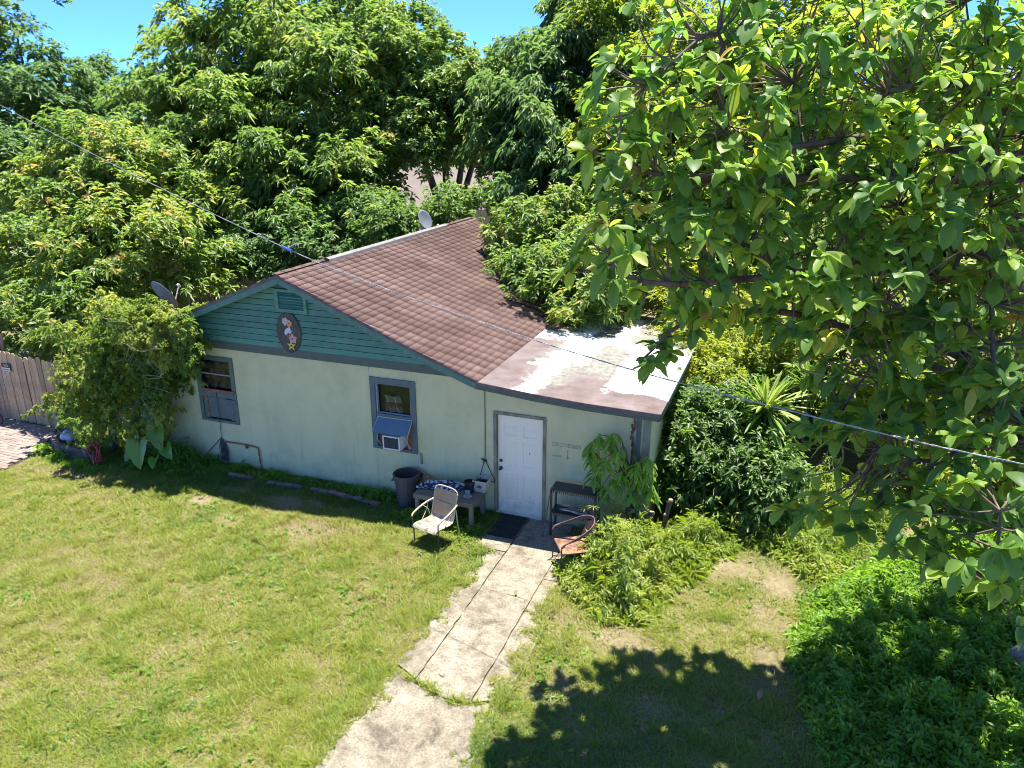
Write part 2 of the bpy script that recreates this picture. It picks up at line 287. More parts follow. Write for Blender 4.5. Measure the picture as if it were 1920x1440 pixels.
# ------------------------------------------------------------------ mesh helpers
def link(name, me, parent=None):
    o = bpy.data.objects.new(name, me); col.objects.link(o)
    if parent is not None: o.parent = parent
    return o
def setmat(me, mat):
    me.materials.clear(); me.materials.append(MATS[mat])
def tag(o, label=None, cat=None, group=None, kind=None):
    if label: o['label'] = label
    if cat: o['category'] = cat
    if group: o['group'] = group
    if kind: o['kind'] = kind
    return o
def thing(name, label, cat, loc=(0, 0, 0), rz=0, group=None):
    o = bpy.data.objects.new(name, None); col.objects.link(o); o.location = loc; o.rotation_euler = (0, 0, rz); o.empty_display_size = .1
    return tag(o, label, cat, group)
class MB:
    def __init__(s): s.v = []; s.f = []
    def add(s, v, f):
        k = len(s.v); s.v += [tuple(map(float, q)) for q in v]; s.f += [tuple(i+k for i in q) for q in f]; return s
    def box(s, x0, x1, y0, y1, z0, z1):
        return s.add([(x0, y0, z0), (x1, y0, z0), (x1, y1, z0), (x0, y1, z0), (x0, y0, z1), (x1, y0, z1), (x1, y1, z1), (x0, y1, z1)],
                     [(0, 3, 2, 1), (4, 5, 6, 7), (0, 1, 5, 4), (1, 2, 6, 5), (2, 3, 7, 6), (3, 0, 4, 7)])
    def prism(s, poly, y0, y1):
        """poly in (x, z), counter-clockwise seen from -y, extruded along y"""
        n = len(poly); v = [(x, y0, z) for x, z in poly]+[(x, y1, z) for x, z in poly]
        f = [tuple(range(n)), tuple(range(2*n-1, n-1, -1))]+[(i, i+n, (i+1) % n+n, (i+1) % n) for i in range(n)]
        return s.add(v, f)
    def slab(s, poly, z0, z1):
        n = len(poly); v = [(x, y, z0) for x, y in poly]+[(x, y, z1) for x, y in poly]
        f = [tuple(range(n-1, -1, -1)), tuple(range(n, 2*n))]+[(i, (i+1) % n, (i+1) % n+n, i+n) for i in range(n)]
        return s.add(v, f)
    def tube(s, pts, rad, n=6, smooth=0, cap=True):
        P = np.array(pts, float); r = np.array([rad]*len(P) if np.isscalar(rad) else rad, float)
        if smooth:
            P, r = catmull(P, r, smooth)
        T = np.gradient(P, axis=0); T = unit(T)
        ref = np.array([0, 0, 1.]) if abs(T[0][2]) < .9 else np.array([1., 0, 0])
        N = unit(np.cross(T[0], ref)); vs_ = []
        for i in range(len(P)):
            N = N-T[i]*np.dot(N, T[i]); N = N/max(np.linalg.norm(N), 1e-9); B = np.cross(T[i], N)
            for k in range(n):
                a = 2*math.pi*k/n; vs_.append(P[i]+r[i]*(math.cos(a)*N+math.sin(a)*B))
        f = [(i*n+k, i*n+(k+1) % n, (i+1)*n+(k+1) % n, (i+1)*n+k) for i in range(len(P)-1) for k in range(n)]
        if cap: f += [tuple(range(n-1, -1, -1)), tuple(range((len(P)-1)*n, len(P)*n))]
        return s.add(vs_, f)
    def lathe(s, prof, n=20, cx=0, cy=0):
        v = [(cx+r*math.cos(2*math.pi*k/n), cy+r*math.sin(2*math.pi*k/n), z) for r, z in prof for k in range(n)]
        f = [(i*n+k, i*n+(k+1) % n, (i+1)*n+(k+1) % n, (i+1)*n+k) for i in range(len(prof)-1) for k in range(n)]
        f += [tuple(range(n-1, -1, -1)), tuple(range((len(prof)-1)*n, len(prof)*n))]
        return s.add(v, f)
    def xf(s, M, i0=0):
        for i in range(i0, len(s.v)): s.v[i] = tuple(M @ Vector(s.v[i]))
        return s
    def mesh(s, mat, smooth=False, bevel=0, name='m'):
        me = bpy.data.meshes.new(name); me.from_pydata(s.v, [], s.f)
        if bevel:
            bm = bmesh.new(); bm.from_mesh(me)
            bmesh.ops.bevel(bm, geom=[e for e in bm.edges if e.is_manifold and e.calc_face_angle(0) > .5], offset=bevel, segments=1, affect='EDGES', profile=.5)
            bm.to_mesh(me); bm.free()
        if smooth: me.shade_smooth()
        setmat(me, mat); me.update(); return me
    def build(s, name, mat, parent=None, smooth=False, bevel=0, label=None):
        o = link(name, s.mesh(mat, smooth, bevel, name), parent)
        if label: o['label'] = label
        return o
def catmull(P, r, sub):
    Q = np.vstack([2*P[0]-P[1], P, 2*P[-1]-P[-2]]); rr = np.concatenate([[r[0]], r, [r[-1]]]); out = []; ro = []
    for i in range(1, len(Q)-2):
        for t in np.linspace(0, 1, sub, endpoint=False):
            a, b, c, d = Q[i-1:i+3]
            out.append(.5*((2*b)+(-a+c)*t+(2*a-5*b+4*c-d)*t*t+(-a+3*b-3*c+d)*t**3)); ro.append(rr[i]+(rr[i+1]-rr[i])*t)
    out.append(P[-1]); ro.append(r[-1]); return np.array(out), np.array(ro)
def fastmesh(name, V, F, mat, tint=None, smooth=False):
    """V (n,3), F (m,3) triangles; tint per vertex"""
    V = np.ascontiguousarray(V, dtype=np.float32); F = np.ascontiguousarray(F, dtype=np.int32)
    me = bpy.data.meshes.new(name); me.vertices.add(len(V)); me.vertices.foreach_set('co', V.ravel())
    me.loops.add(F.size); me.loops.foreach_set('vertex_index', F.ravel())
    k = F.shape[1]; me.polygons.add(len(F)); me.polygons.foreach_set('loop_start', np.arange(0, F.size, k, dtype=np.int32))
    if tint is not None:
        a = me.attributes.new('tint', 'FLOAT', 'POINT'); a.data.foreach_set('value', np.ascontiguousarray(tint, dtype=np.float32))
    if smooth: me.polygons.foreach_set('use_smooth', np.ones(len(F), dtype=bool))
    me.update(calc_edges=True); me.validate(); setmat(me, mat); return me
def vnoise(x, y, s, seed=0):
    """smooth value noise in [0,1]"""
    r = np.random.RandomState(seed); T = r.rand(64, 64); x = x*s+100; y = y*s+100
    i = np.floor(x).astype(int); j = np.floor(y).astype(int); u = x-i; v = y-j; u = u*u*(3-2*u); v = v*v*(3-2*v)
    g = lambda a, b: T[a % 64, b % 64]
    return (g(i, j)*(1-u)+g(i+1, j)*u)*(1-v)+(g(i, j+1)*(1-u)+g(i+1, j+1)*u)*v
def fbm(x, y, s, seed=0): return .55*vnoise(x, y, s, seed)+.3*vnoise(x, y, s*2.1, seed+1)+.15*vnoise(x, y, s*4.3, seed+2)
def inpoly(x, y, poly):
    c = np.zeros(x.shape, bool); n = len(poly)
    for i in range(n):
        x0, y0 = poly[i]; x1, y1 = poly[i-1]
        m = ((y0 > y) != (y1 > y)) & (x < (x1-x0)*(y-y0)/((y1-y0) or 1e-9)+x0); c ^= m
    return c
# leaf sheets: base P, direction D, face normal N, length L, width W
def leaf5(P, D, N, L, W, droop, fold, tint):
    S = unit(np.cross(D, N)); L = L[:, None]; W = W[:, None]; G = np.array([0, 0, -1.])
    M = P+D*L*.48+G*L*droop[:, None]*.25; T = P+D*L*.93+G*L*droop[:, None]
    up = N*(fold*W)
    V = np.stack([P, M+S*W*.5+up, M, M-S*W*.5+up, T], 1)
    f = np.array([(0, 1, 2), (0, 2, 3), (2, 1, 4), (2, 4, 3)])
    F = (np.arange(len(P))[:, None, None]*5+f[None]).reshape(-1, 3)
    return V.reshape(-1, 3), F, np.repeat(tint, 5)
def leaf4(P, D, N, L, W, droop, fold, tint):
    S = unit(np.cross(D, N)); L = L[:, None]; W = W[:, None]; G = np.array([0, 0, -1.])
    M = P+D*L*.45+G*L*droop[:, None]*.2; T = P+D*L*.93+G*L*droop[:, None]; up = N*(fold*W)
    V = np.stack([P, M+S*W*.5+up, T, M-S*W*.5+up], 1); f = np.array([(0, 1, 2), (0, 2, 3)])
    return V.reshape(-1, 3), (np.arange(len(P))[:, None, None]*4+f[None]).reshape(-1, 3), np.repeat(tint, 4)
BROWS = [(0.0, 0.05), (.18, .5), (.42, .9), (.66, 1.0), (.87, .66)]
def leaf_big(P, D, N, L, W, droop, fold, tint):
    S = unit(np.cross(D, N)); L = L[:, None]; W = W[:, None]; G = np.array([0, 0, -1.]); dr = droop[:, None]; out = []
    for t, wd in BROWS:
        C = P+D*L*t*(1-.12*t)+G*L*dr*t*t; up = N*(fold*W*wd)
        out += [C+S*W*.5*wd+up, C, C-S*W*.5*wd+up]
    out.append(P+D*L*.9+G*L*dr*1.02)
    V = np.stack(out, 1); f = []
    for i in range(4):
        a = 3*i; f += [(a, a+3, a+4), (a, a+4, a+1), (a+1, a+4, a+5), (a+1, a+5, a+2)]
    f += [(12, 15, 13), (13, 15, 14)]
    f = np.array(f); k = V.shape[1]
    F = (np.arange(len(P))[:, None, None]*k+f[None]).reshape(-1, 3)
    return V.reshape(-1, 3), F, np.repeat(tint, k)
def rosettes(C, A, n, rs, L, W, droop, spread=1.0, tint0=None, back=.12):
    """n leaves round each tip C with axis A; returns per-leaf base, direction, normal, length, width, droop, tint, index of tip"""
    m = len(C); idx = np.repeat(np.arange(m), n); A = unit(A)[idx]; C = C[idx]
    ref = unit(rs.normal(size=(m*n, 3))); U = unit(np.cross(A, ref)); ang = rs.uniform(.55, 1.4, m*n)*spread
    D = unit(A*np.cos(ang)[:, None]+U*np.sin(ang)[:, None]); D[:, 2] -= .15; D = unit(D)
    up = np.zeros((m*n, 3)); up[:, 2] = 1; N = unit(up+A*.6+rs.normal(size=(m*n, 3))*.25); N = unit(N-D*np.sum(N*D, 1)[:, None])
    P = C-A*rs.uniform(0, back, m*n)[:, None]
    Ls = L*rs.uniform(.65, 1.2, m*n); Ws = W*rs.uniform(.75, 1.2, m*n); dr = droop*rs.uniform(.5, 1.4, m*n)
    t = (rs.rand(m) if tint0 is None else tint0)[idx]
    return P, D, N, Ls, Ws, dr, t, idx

# ------------------------------------------------------------------ ground, walk, patio
GZ = -0.06
HX0, HX1, HY1 = -8.5, 2.9, 9.1
n_ = 1500
g = MB(); g.add([(-n_, -n_, GZ), (n_, -n_, GZ), (n_, n_, GZ), (-n_, n_, GZ)], [(0, 1, 2, 3)])
ground = g.build('ground', 'ground_soil'); tag(ground, 'sandy soil ground under the lawn', 'ground', kind='structure')
def jag(pts, amp, seed, step=.12):
    rs = np.random.RandomState(seed); out = []
    for i in range(len(pts)):
        a = np.array(pts[i]); b = np.array(pts[(i+1) % len(pts)]); k = max(1, int(np.linalg.norm(b-a)/step)); nrm = np.array([b[1]-a[1], a[0]-b[0]])/max(np.linalg.norm(b-a), 1e-6)
        for j in range(k): out.append(tuple(a+(b-a)*j/k+nrm*(rs.uniform(-amp, amp) if j else 0)))
    return out
walk = thing('walkway', 'cracked pale concrete walkway running to the white front door', 'walkway'); walk['kind'] = 'structure'
SLABS = [[(.13, -.02), (.13, -1.36), (.68, -1.36), (.68, -.02)],
         [(.30, -1.385), (.30, -4.72), (.68, -4.9), (.68, -1.385)],
         [(.70, -.02), (.70, -2.55), (1.58, -2.6), (1.58, -.02)],
         [(.70, -2.562), (.70, -4.92), (1.2, -5.1), (1.58, -5.06), (1.58, -2.612)],
         [(1.60, -.3), (1.60, -1.95), (1.98, -1.9), (1.9, -.3)],
         [(1.60, -1.962), (1.60, -3.3), (2.02, -3.25), (1.98, -1.912)],
         [(1.60, -3.312), (1.60, -5.03), (2.0, -4.85), (2.02, -3.262)],
         [(.33, -4.80), (.05, -7.3), (-.1, -9.5), (2.1, -9.5), (2.02, -6.2), (2.03, -4.93), (1.62, -5.12), (1.3, -5.17), (.8, -5.02)]]
for i, s_ in enumerate(SLABS):
    s_ = s_[::-1]
    if sum(s_[k-1][0]*s_[k][1]-s_[k][0]*s_[k-1][1] for k in range(len(s_))) < 0: s_ = s_[::-1]
    MB().slab(jag(s_, .012 if i < 7 else .035, i), GZ-.05, -.028-.004*(i % 3)).build('slab', 'concrete', walk)
# brick patio by the fence, running bond, slightly uneven
patio = thing('patio', 'weathered brick paver patio beside the wooden fence', 'patio'); patio['kind'] = 'structure'
MB().slab([(-16, -2.6), (-11.0, -2.2), (-11.15, -1.0), (-11.9, .12), (-16, .12)], GZ-.05, GZ+.004).build('bedding', 'soil', patio)
pv = MB().box(-.107, .107, -.052, .052, -.03, .03).mesh('paver', bevel=.006); k = 0
PEDGE = lambda y: -11.05 if y < -1 else -11.05-(y+1)*.75
rest = MB()
for j in range(25):
    y = .06-j*.108
    for i in range(26):
        x = -15.6+i*.218+(j % 2)*.109
        if x > PEDGE(y)-.1+rng.uniform(-.06, .05): continue
        if k < 300 and x > -14.4: o = link('paver', pv, patio); o.location = (x, y, GZ+.012+rng.uniform(-.006, .007)); o.rotation_euler = (rng.uniform(-.03, .03), rng.uniform(-.03, .03), rng.uniform(-.02, .02)); k += 1
        else: rest.box(x-.107, x+.107, y-.052, y+.052, GZ-.02, GZ+.04+rng.uniform(-.006, .006))
o = rest.build('paver_field', 'paver', patio); o['kind'] = 'stuff'

# ------------------------------------------------------------------ house
PX = np.array([-9.0, -4.54, -2.42, -1.31, -.28, .82, 1.82, 3.14]); PZ = np.array([2.676, 4.46, 3.57, 3.13, 2.76, 2.665, 2.61, 2.58])
def roofz(x): return np.interp(x, PX, PZ)
house = thing('house', 'small pale green stucco house with teal gable and brown shingle roof', 'house')
W1 = (-7.16, -6.13, .95, 2.50); W2 = (-2.75, -1.73, .94, 2.49); DR = (-.02, .93, -.03, 2.05)
def build_wall():
    xs = sorted({HX0, HX1, *W1[:2], *W2[:2], *DR[:2], -.35, *np.linspace(-.3, HX1, 9)}); zs = sorted({GZ-.1, *W1[2:], *W2[2:], *DR[2:], 9.0})
    top = lambda x: min(2.74, float(roofz(x))-.09)
    m = MB()
    hole = lambda xa, xb, za, zb: any(xa >= h[0]-1e-6 and xb <= h[1]+1e-6 and za >= h[2]-1e-6 and zb <= h[3]+1e-6 for h in (W1, W2, DR))
    for xa, xb in zip(xs, xs[1:]):
        if xb-xa < 1e-6: continue
        for za, zb in zip(zs, zs[1:]):
            if hole(xa, xb, za, zb): continue
            a0, a1, b0, b1 = min(za, top(xa)), min(zb, top(xa)), min(za, top(xb)), min(zb, top(xb))
            if max(a1-a0, b1-b0) < 1e-4: continue
            m.add([(xa, 0, a0), (xb, 0, b0), (xb, 0, b1), (xa, 0, a1)], [(0, 1, 2, 3)])
    for h in (W1, W2, DR):
        x0, x1, z0, z1 = h; d = .14
        m.add([(x0, 0, z0), (x0, d, z0), (x0, d, z1), (x0, 0, z1)], [(3, 2, 1, 0)]); m.add([(x1, 0, z0), (x1, d, z0), (x1, d, z1), (x1, 0, z1)], [(0, 1, 2, 3)])
        m.add([(x0, 0, z1), (x1, 0, z1), (x1, d, z1), (x0, d, z1)], [(3, 2, 1, 0)]); m.add([(x0, 0, z0), (x1, 0, z0), (x1, d, z0), (x0, d, z0)], [(0, 1, 2, 3)])
    m.build('wall', 'wall_paint', house)
    s = MB(); zt = lambda x: float(roofz(x))-.09
    s.add([(HX1, 0, GZ-.1), (HX1, 6.1, GZ-.1), (HX1, 6.1, zt(HX1)), (HX1, 0, zt(HX1))], [(0, 1, 2, 3)])
    s.add([(HX1, 6.1, GZ-.1), (-.35, 6.1, GZ-.1), (-.35, 6.1, zt(-.3)), (HX1, 6.1, zt(HX1))], [(0, 1, 2, 3)])
    s.add([(-.35, 6.1, GZ-.1), (-.35, HY1, GZ-.1), (-.35, HY1, zt(-.35)), (-.35, 6.1, zt(-.35))], [(0, 1, 2, 3)])
    s.add([(-.35, HY1, GZ-.1), (HX0, HY1, GZ-.1), (HX0, HY1, zt(HX0)), (-4.54, HY1, zt(-4.54)), (-.35, HY1, zt(-.35))], [(0, 1, 2, 3, 4)])
    s.add([(HX0, HY1, GZ-.1), (HX0, 0, GZ-.1), (HX0, 0, zt(HX0)), (HX0, HY1, zt(HX0))], [(0, 1, 2, 3)])
    s.build('wall', 'wall_paint', house)
    MB().box(HX0+.02, HX1-.02, .8, .84, -.1, 2.5).build('interior_partition', 'dark_void', house)
build_wall()
def xrange_at(z):
    z = z+.12; return float(np.interp(z, [PZ[0], PZ[1]], [PX[0], PX[1]])), float(np.interp(-z, -PZ[1:5], PX[1:5]))
# gable: frieze board, lapped siding boards, vent
zb = 2.70; l0, r0 = xrange_at(zb); l1, r1 = xrange_at(2.87)
MB().prism([(HX0-.05, zb), (r0-.02, zb), (r1, 2.87), (HX0-.05, 2.87)], -.04, .01).build('frieze_board', 'trim_dark', house)
z = 2.86; k = 0
while z < 4.22:
    z1 = z+.128; la, ra = xrange_at(z); lb, rb = xrange_at(min(z1, 4.33))
    la = max(la, HX0); lb = max(lb, HX0); b = MB(); za, zc = z+.007, z1-.006; sw = .003*math.sin(k*2.7)
    b.add([(la, -.036+sw, za), (ra, -.036-sw, za), (rb, -.03-sw, zc), (lb, -.03+sw, zc), (la, .0, za), (ra, .0, za), (rb, .0, zc), (lb, .0, zc)],
          [(0, 1, 2, 3), (4, 5, 1, 0), (1, 5, 6, 2), (3, 2, 6, 7), (4, 0, 3, 7)])
    b.build('siding_board', 'siding_paint', house); z = z1; k += 1
_l, _r = xrange_at(2.88); MB().prism([(_l, 2.88), (_r, 2.88), (-4.54, 4.30)], .004, .02).build('sheathing', 'dark_void', house)
vent = link('gable_vent', None, house); vent.location = (-4.43, -.03, 3.66)
v = MB(); v.box(-.37, -.30, -.045, .0, 0, .47).box(.30, .37, -.045, .0, 0, .47).box(-.30, .30, -.045, .0, 0, .07).box(-.30, .30, -.045, .0, .42, .47)
v.build('vent_frame', 'siding_paint', vent); MB().box(-.3, .3, .004, .02, .07, .42).build('vent_back', 'dark_void', vent)
for i in range(6):
    s = MB().box(-.3, .3, -.028, .028, -.005, .005).xf(Matrix.Translation((0, -.012, .105+i*.057)) @ Matrix.Rotation(R(38), 4, 'X')); s.build('louvre_slat', 'siding_paint', vent)
# roof deck + edge boards
def deck(name, xs, y0, y1, th, mat, lift=0.0):
    m = MB(); top = [(x, float(roofz(x))+lift) for x in xs]; bot = [(x, z_-th) for x, z_ in top]
    m.prism(bot+top[::-1], y0, y1); return m.build(name, mat, house)
roof = deck('roof', [-9.0, -7.5, -6, -4.54, -3.5, -2.42, -1.31, -.28], -.30, 9.43, .05, 'deck_edge')
lowr = deck('low_roof', [-.27, .3, .82, 1.3, 1.82, 2.5, 3.14], -.32, 6.25, .045, 'low_roof', lift=.005)
def edge_board(name, xs, y0, y1, d0, d1, mat):
    m = MB()
    for a, b in zip(xs, xs[1:]):
        za, zb_ = float(roofz(a)), float(roofz(b))
        m.prism([(a, za-d1), (b, zb_-d1), (b, zb_-d0), (a, za-d0)], y0, y1)
    return m.build(name, mat, house)
edge_board('rake_board', [-9.0, -7, -4.54], -.285, -.255, .052, .18, 'rake_paint')
edge_board('rake_board', [-4.53, -3.4, -2.42, -1.31, -.3], -.285, -.255, .052, .17, 'rake_paint')
edge_board('fascia', [-.28, .3, .82, 1.82, 3.12], -.30, -.27, .047, .15, 'trim_dark')
MB().box(3.10, 3.135, -.27, 6.2, 2.44, 2.53).build('fascia', 'trim_dark', house)
edge_board('soffit', [-8.9, -4.54, -2.42, -1.31, -.3, .8, 1.8, 3.09], -.254, -.002, .055, .075, 'soffit')
edge_board('drip_edge', [-.28, .3, .82, 1.82, 3.12], -.335, -.325, -.004, .06, 'deck_edge')
# shingles, laid tab by tab
TW, EXP = .345, .152
def slope_courses(x_low, x_ridge):
    xs = np.linspace(x_low, x_ridge, 400); zs = roofz(xs); s = np.concatenate([[0], np.cumsum(np.hypot(np.diff(xs), np.diff(zs)))]); return xs, zs, s
tabs = []
for (xl, xr_, sgn) in ((-.28, -4.54, 1), (-9.0, -4.54, -1)):
    xs, zs, s = slope_courses(xl, xr_); nc = int(s[-1]/EXP)
    for c in range(nc+1):
        s0 = c*EXP-.012; sm = min(s0+.08, s[-1]); x = np.interp(sm, s, xs); z_ = np.interp(sm, s, zs)
        x2 = np.interp(sm+.02, s, xs); z2 = np.interp(sm+.02, s, zs); ang = math.atan2(z2-z_, x2-x) if sm < s[-1]-.03 else ang
        off = (c*.11 % 1)*TW+.008*math.sin(c*2.1)
        for i in range(32):
            y = -.31+TW*.5+i*TW-off
            ya, yb = max(y-TW*.5, -.316), min(y+TW*.5, 9.44)
            if yb-ya < .03: continue
            tabs.append((x, (ya+yb)*.5, z_, ang, sgn, c, (yb-ya)/TW))
tabs = np.array(tabs, dtype=object); TP = np.array([[t[0], t[1], t[2]] for t in tabs], float)
dist = np.linalg.norm(TP-CAM, axis=1)+np.where(np.array([t[4] for t in tabs]) > 0, 0, 50); order = np.argsort(dist)
def tabverts(rs):
    hw = TW*.5-.002; hl = EXP*.5+.012; t = .0075
    v = np.array([(-hl, -hw, .003), (hl, -hw, -.006), (hl, hw, -.006), (-hl, hw, .003), (-hl, -hw, .003+t), (hl, -hw, -.006+t*.5), (hl, hw, -.006+t*.5), (-hl, hw, .003+t)])
    v[:, 2] += rs.uniform(-.0004, .0008); v[[0, 4]] += (rs.uniform(-.003, .003), 0, rs.uniform(0, .0012)); v[[3, 7]] += (rs.uniform(-.003, .003), 0, rs.uniform(0, .0012)); return v
TF = np.array([(4, 5, 6), (4, 6, 7), (0, 4, 7), (0, 7, 3), (0, 1, 5), (0, 5, 4), (2, 3, 7), (2, 7, 6)])
def tabmat(t):
    X = Vector((math.cos(t[3]), 0, math.sin(t[3]))); Z = Vector((-X.z, 0, X.x))
    if Z.z < 0: Z = -Z
    Y = Z.cross(X); M = Matrix((X, Y, Z)).transposed().to_4x4(); M.translation = Vector((t[0], t[1], t[2]))+Z*.007
    return M @ Matrix.Diagonal((1, t[6], 1, 1))
variants = []
for i in range(10):
    v = tabverts(rng); variants.append(fastmesh('shingle_tab', v, TF, 'shingle', np.full(8, np.clip(rng.normal(.5, .17), 0, 1))))
for i in order[:300]:
    o = link('shingle', variants[rng.randint(10)], roof); o.matrix_local = tabmat(tabs[i])
VV, FF, TT = [], [], []
for i in order[300:]:
    M = np.array(tabmat(tabs[i])); v = tabverts(rng); VV.append(v@M[:3, :3].T+M[:3, 3]); FF.append(TF+8*len(FF)); TT.append(np.full(8, np.clip(rng.normal(.5, .17), 0, 1)))
o = link('shingle_field', fastmesh('shingle_field', np.vstack(VV), np.vstack(FF), 'shingle', np.concatenate(TT)), roof); o['kind'] = 'stuff'
rv = MB()
for y0, y1, lft in ((1.45, 4.4, .04), (4.41, 7.5, .045)):
    rv.add([(-4.54-.17, y0, 4.46-.02+lft), (-4.54, y0, 4.47+lft+.02), (-4.54+.09, y0, 4.46+lft-.005), (-4.54-.17, y1, 4.46-.02+lft), (-4.54, y1, 4.47+lft+.02), (-4.54+.09, y1, 4.46+lft-.005)],
           [(0, 1, 4, 3), (1, 2, 5, 4), (3, 4, 1, 0), (4, 5, 2, 1)])
    rv.box(-4.54+.075, -4.54+.09, y0, y1, 4.425, 4.46+lft-.006)
rv.build('ridge_cap', 'ridge_metal', roof)
for i in range(34):
    if 1.2 < -.2+i*.29 < 7.4: continue
    cp = MB(); y0 = -.3+i*.29; cp.add([(-4.67, y0, 4.425), (-4.54, y0, 4.49), (-4.41, y0, 4.425), (-4.67, y0+.31, 4.418), (-4.54, y0+.31, 4.482), (-4.41, y0+.31, 4.418)], [(0, 1, 4, 3), (1, 2, 5, 4)])
    me = cp.mesh('shingle'); a = me.attributes.new('tint', 'FLOAT', 'POINT'); a.data.foreach_set('value', np.full(6, rng.uniform(.3, .8), dtype=np.float32)); link('ridge_shingle', me, roof)

# windows
def window(rect, name_label):
    e = link('window', None, house); e['label'] = name_label; x0, x1, z0, z1 = rect; e.location = (x0, 0, z0); return e, x1-x0, z1-z0
w1, ww, wh = window(W1, 'window with boarded lower half and peeling orange sill')
f = .1
MB().box(0, f, -.025, .03, 0, wh).box(ww-f, ww, -.025, .03, 0, wh).box(f, ww-f, -.026, .03, wh-f, wh).box(f, ww-f, -.026, .03, 0, .06).build('window_frame', 'trim_paint', w1)
MB().box(f, ww-f, .045, .05, .82, wh-f).build('pane', 'window_glass', w1)
MB().box(f-.02, ww-f+.02, .16, .17, .75, wh-.05).build('pane_backing', 'curtain_grey', w1)
MB().box(f, ww-f, .03, .06, 1.1, 1.125).build('sash_bar', 'cable_grey', w1)
MB().box(.08, ww-.02, -.05, -.02, .74, .785).build('peeling_sill', 'rust', w1)
MB().box(.08, ww-.06, -.035, .02, .60, .735).build('rail_board', 'trim_paint', w1); MB().box(.24, ww-.2, -.012, .02, .10, .585).build('panel', 'window_blue', w1)
MB().box(.12, .235, -.02, .02, .08, .59).build('panel', 'trim_paint', w1); MB().box(ww-.195, ww-.11, -.02, .02, .08, .50).build('panel', 'window_blue', w1)
MB().box(.20, .236, -.026, .0, .12, .59).build('rusted_strip', 'rust', w1); MB().box(ww-.28, ww-.02, -.045, -.0, .50, .58).build('patch_plate', 'window_blue', w1)
w2, ww, wh = window(W2, 'window with striped cloth behind the upper pane and hinged blue flap')
f = .115
MB().box(0, f, -.03, .03, 0, wh).box(ww-f, ww, -.03, .03, 0, wh).box(f, ww-f, -.031, .03, wh-.13, wh).box(f, ww-f, -.031, .03, 0, .06).box(f, ww-f, -.02, .05, .68, .78).build('window_frame', 'window_blue', w2)
MB().box(f, f+.035, .0, .06, .78, wh-.13).box(f+.035, ww-f, .03, .06, .78, .80).box(ww-f-.02, ww-f, .0, .06, .80, wh-.13).build('sash', 'cable_grey', w2)
MB().box(f+.03, ww-f, .07, .075, .795, wh-.135).build('pane', 'window_glass', w2)
MB().box(f-.02, ww-f+.02, .17, .18, .70, wh-.1).build('pane_backing', 'reflection_olive', w2)  # sheet added behind the pane, coloured as the reflected trees
fl = MB(); a = Vector((.15, -.03, .70)); b = Vector((.92, -.03, .71)); c = Vector((.95, -.31, .49)); d = Vector((.17, -.31, .475))
nn = (b-a).cross(c-a).normalized()*.012
fl.add([a, b, c, d, a-nn, b-nn, c-nn, d-nn], [(3, 2, 1, 0), (4, 5, 6, 7), (0, 1, 5, 4), (1, 2, 6, 5), (2, 3, 7, 6), (3, 0, 4, 7)]); fl.build('flap', 'flap_blue', w2)
br = MB(); br.tube([(.15, -.03, .71), (.92, -.03, .72)], .012, 5).tube([(.15, -.03, .71), (.16, -.31, .48)], .01, 5).tube([(.93, -.03, .72), (.96, -.31, .495)], .01, 5)
br.tube([(.2, -.04, .62), (.2, -.2, .3), (.2, -.05, .1)], .009, 5).tube([(.86, -.04, .62), (.88, -.2, .34), (.86, -.05, .1)], .009, 5); br.build('flap_bracket', 'cream', w2)
MB().box(f, ww-f, .035, .05, .06, .68).build('filler_board', 'rust_metal', w2)
MB().box(ww-f-.11, ww-f, -.005, .03, .07, .62).build('side_board', 'rust', w2)
# door
door = link('door', None, house); door['label'] = 'grimy white six-panel front door'; door.location = (0, .035, -.025)
def door_slab():
    W, H = .91, 2.05; xs = [0, .125, .40, .51, .785, W]; zs = [0, .25, .83, .99, 1.53, 1.65, 1.86, H]
    m = MB()
    for i in range(5):
        for j in range(7):
            x0, x1, z0, z1 = xs[i], xs[i+1], zs[j], zs[j+1]
            if i in (1, 3) and j in (1, 3, 5): continue
            m.add([(x0, 0, z0), (x1, 0, z0), (x1, 0, z1), (x0, 0, z1)], [(0, 1, 2, 3)])
    m.add([(0, 0, 0), (0, .04, 0), (0, .04, H), (0, 0, H)], [(3, 2, 1, 0)]); m.add([(W, 0, 0), (W, .04, 0), (W, .04, H), (W, 0, H)], [(0, 1, 2, 3)])
    m.build('door_slab', 'door_paint', door)
    for i in (1, 3):
        for j in (1, 3, 5):
            x0, x1, z0, z1 = xs[i], xs[i+1], zs[j], zs[j+1]; p = MB(); r = lambda d, y: [(x0+d, y, z0+d), (x1-d, y, z0+d), (x1-d, y, z1-d), (x0+d, y, z1-d)]
            p.v = r(0, 0)+r(.015, .014)+r(.028, .014)+r(.05, .004)
            for q in range(3):
                for k in range(4): p.f.append((q*4+k, q*4+(k+1) % 4, q*4+4+(k+1) % 4, q*4+4+k))
            p.f.append((12, 13, 14, 15)); p.build('door_panel', 'door_paint', door)
door_slab()
M90 = Matrix.Rotation(R(90), 4, 'X')
MB().lathe([(.035, 0), (.033, .012), (.012, .016), (.012, .035), (.03, .045), (.032, .062), (.018, .074)], 14).xf(Matrix.Translation((.06, 0, .94)) @ M90).build('door_knob', 'brass', door, True)
MB().lathe([(.034, 0), (.032, .014), (.02, .018), (.018, .022)], 14).xf(Matrix.Translation((.06, 0, 1.10)) @ M90).build('deadbolt', 'brass', door, True)
MB().lathe([(.012, 0), (.012, .006), (.006, .008)], 10).xf(Matrix.Translation((.645, 0.004, 1.33)) @ M90).build('peephole', 'brass', door, True)
MB().box(-.02, .93, -.09, .05, -.01, .018).build('threshold', 'white_plastic', door)
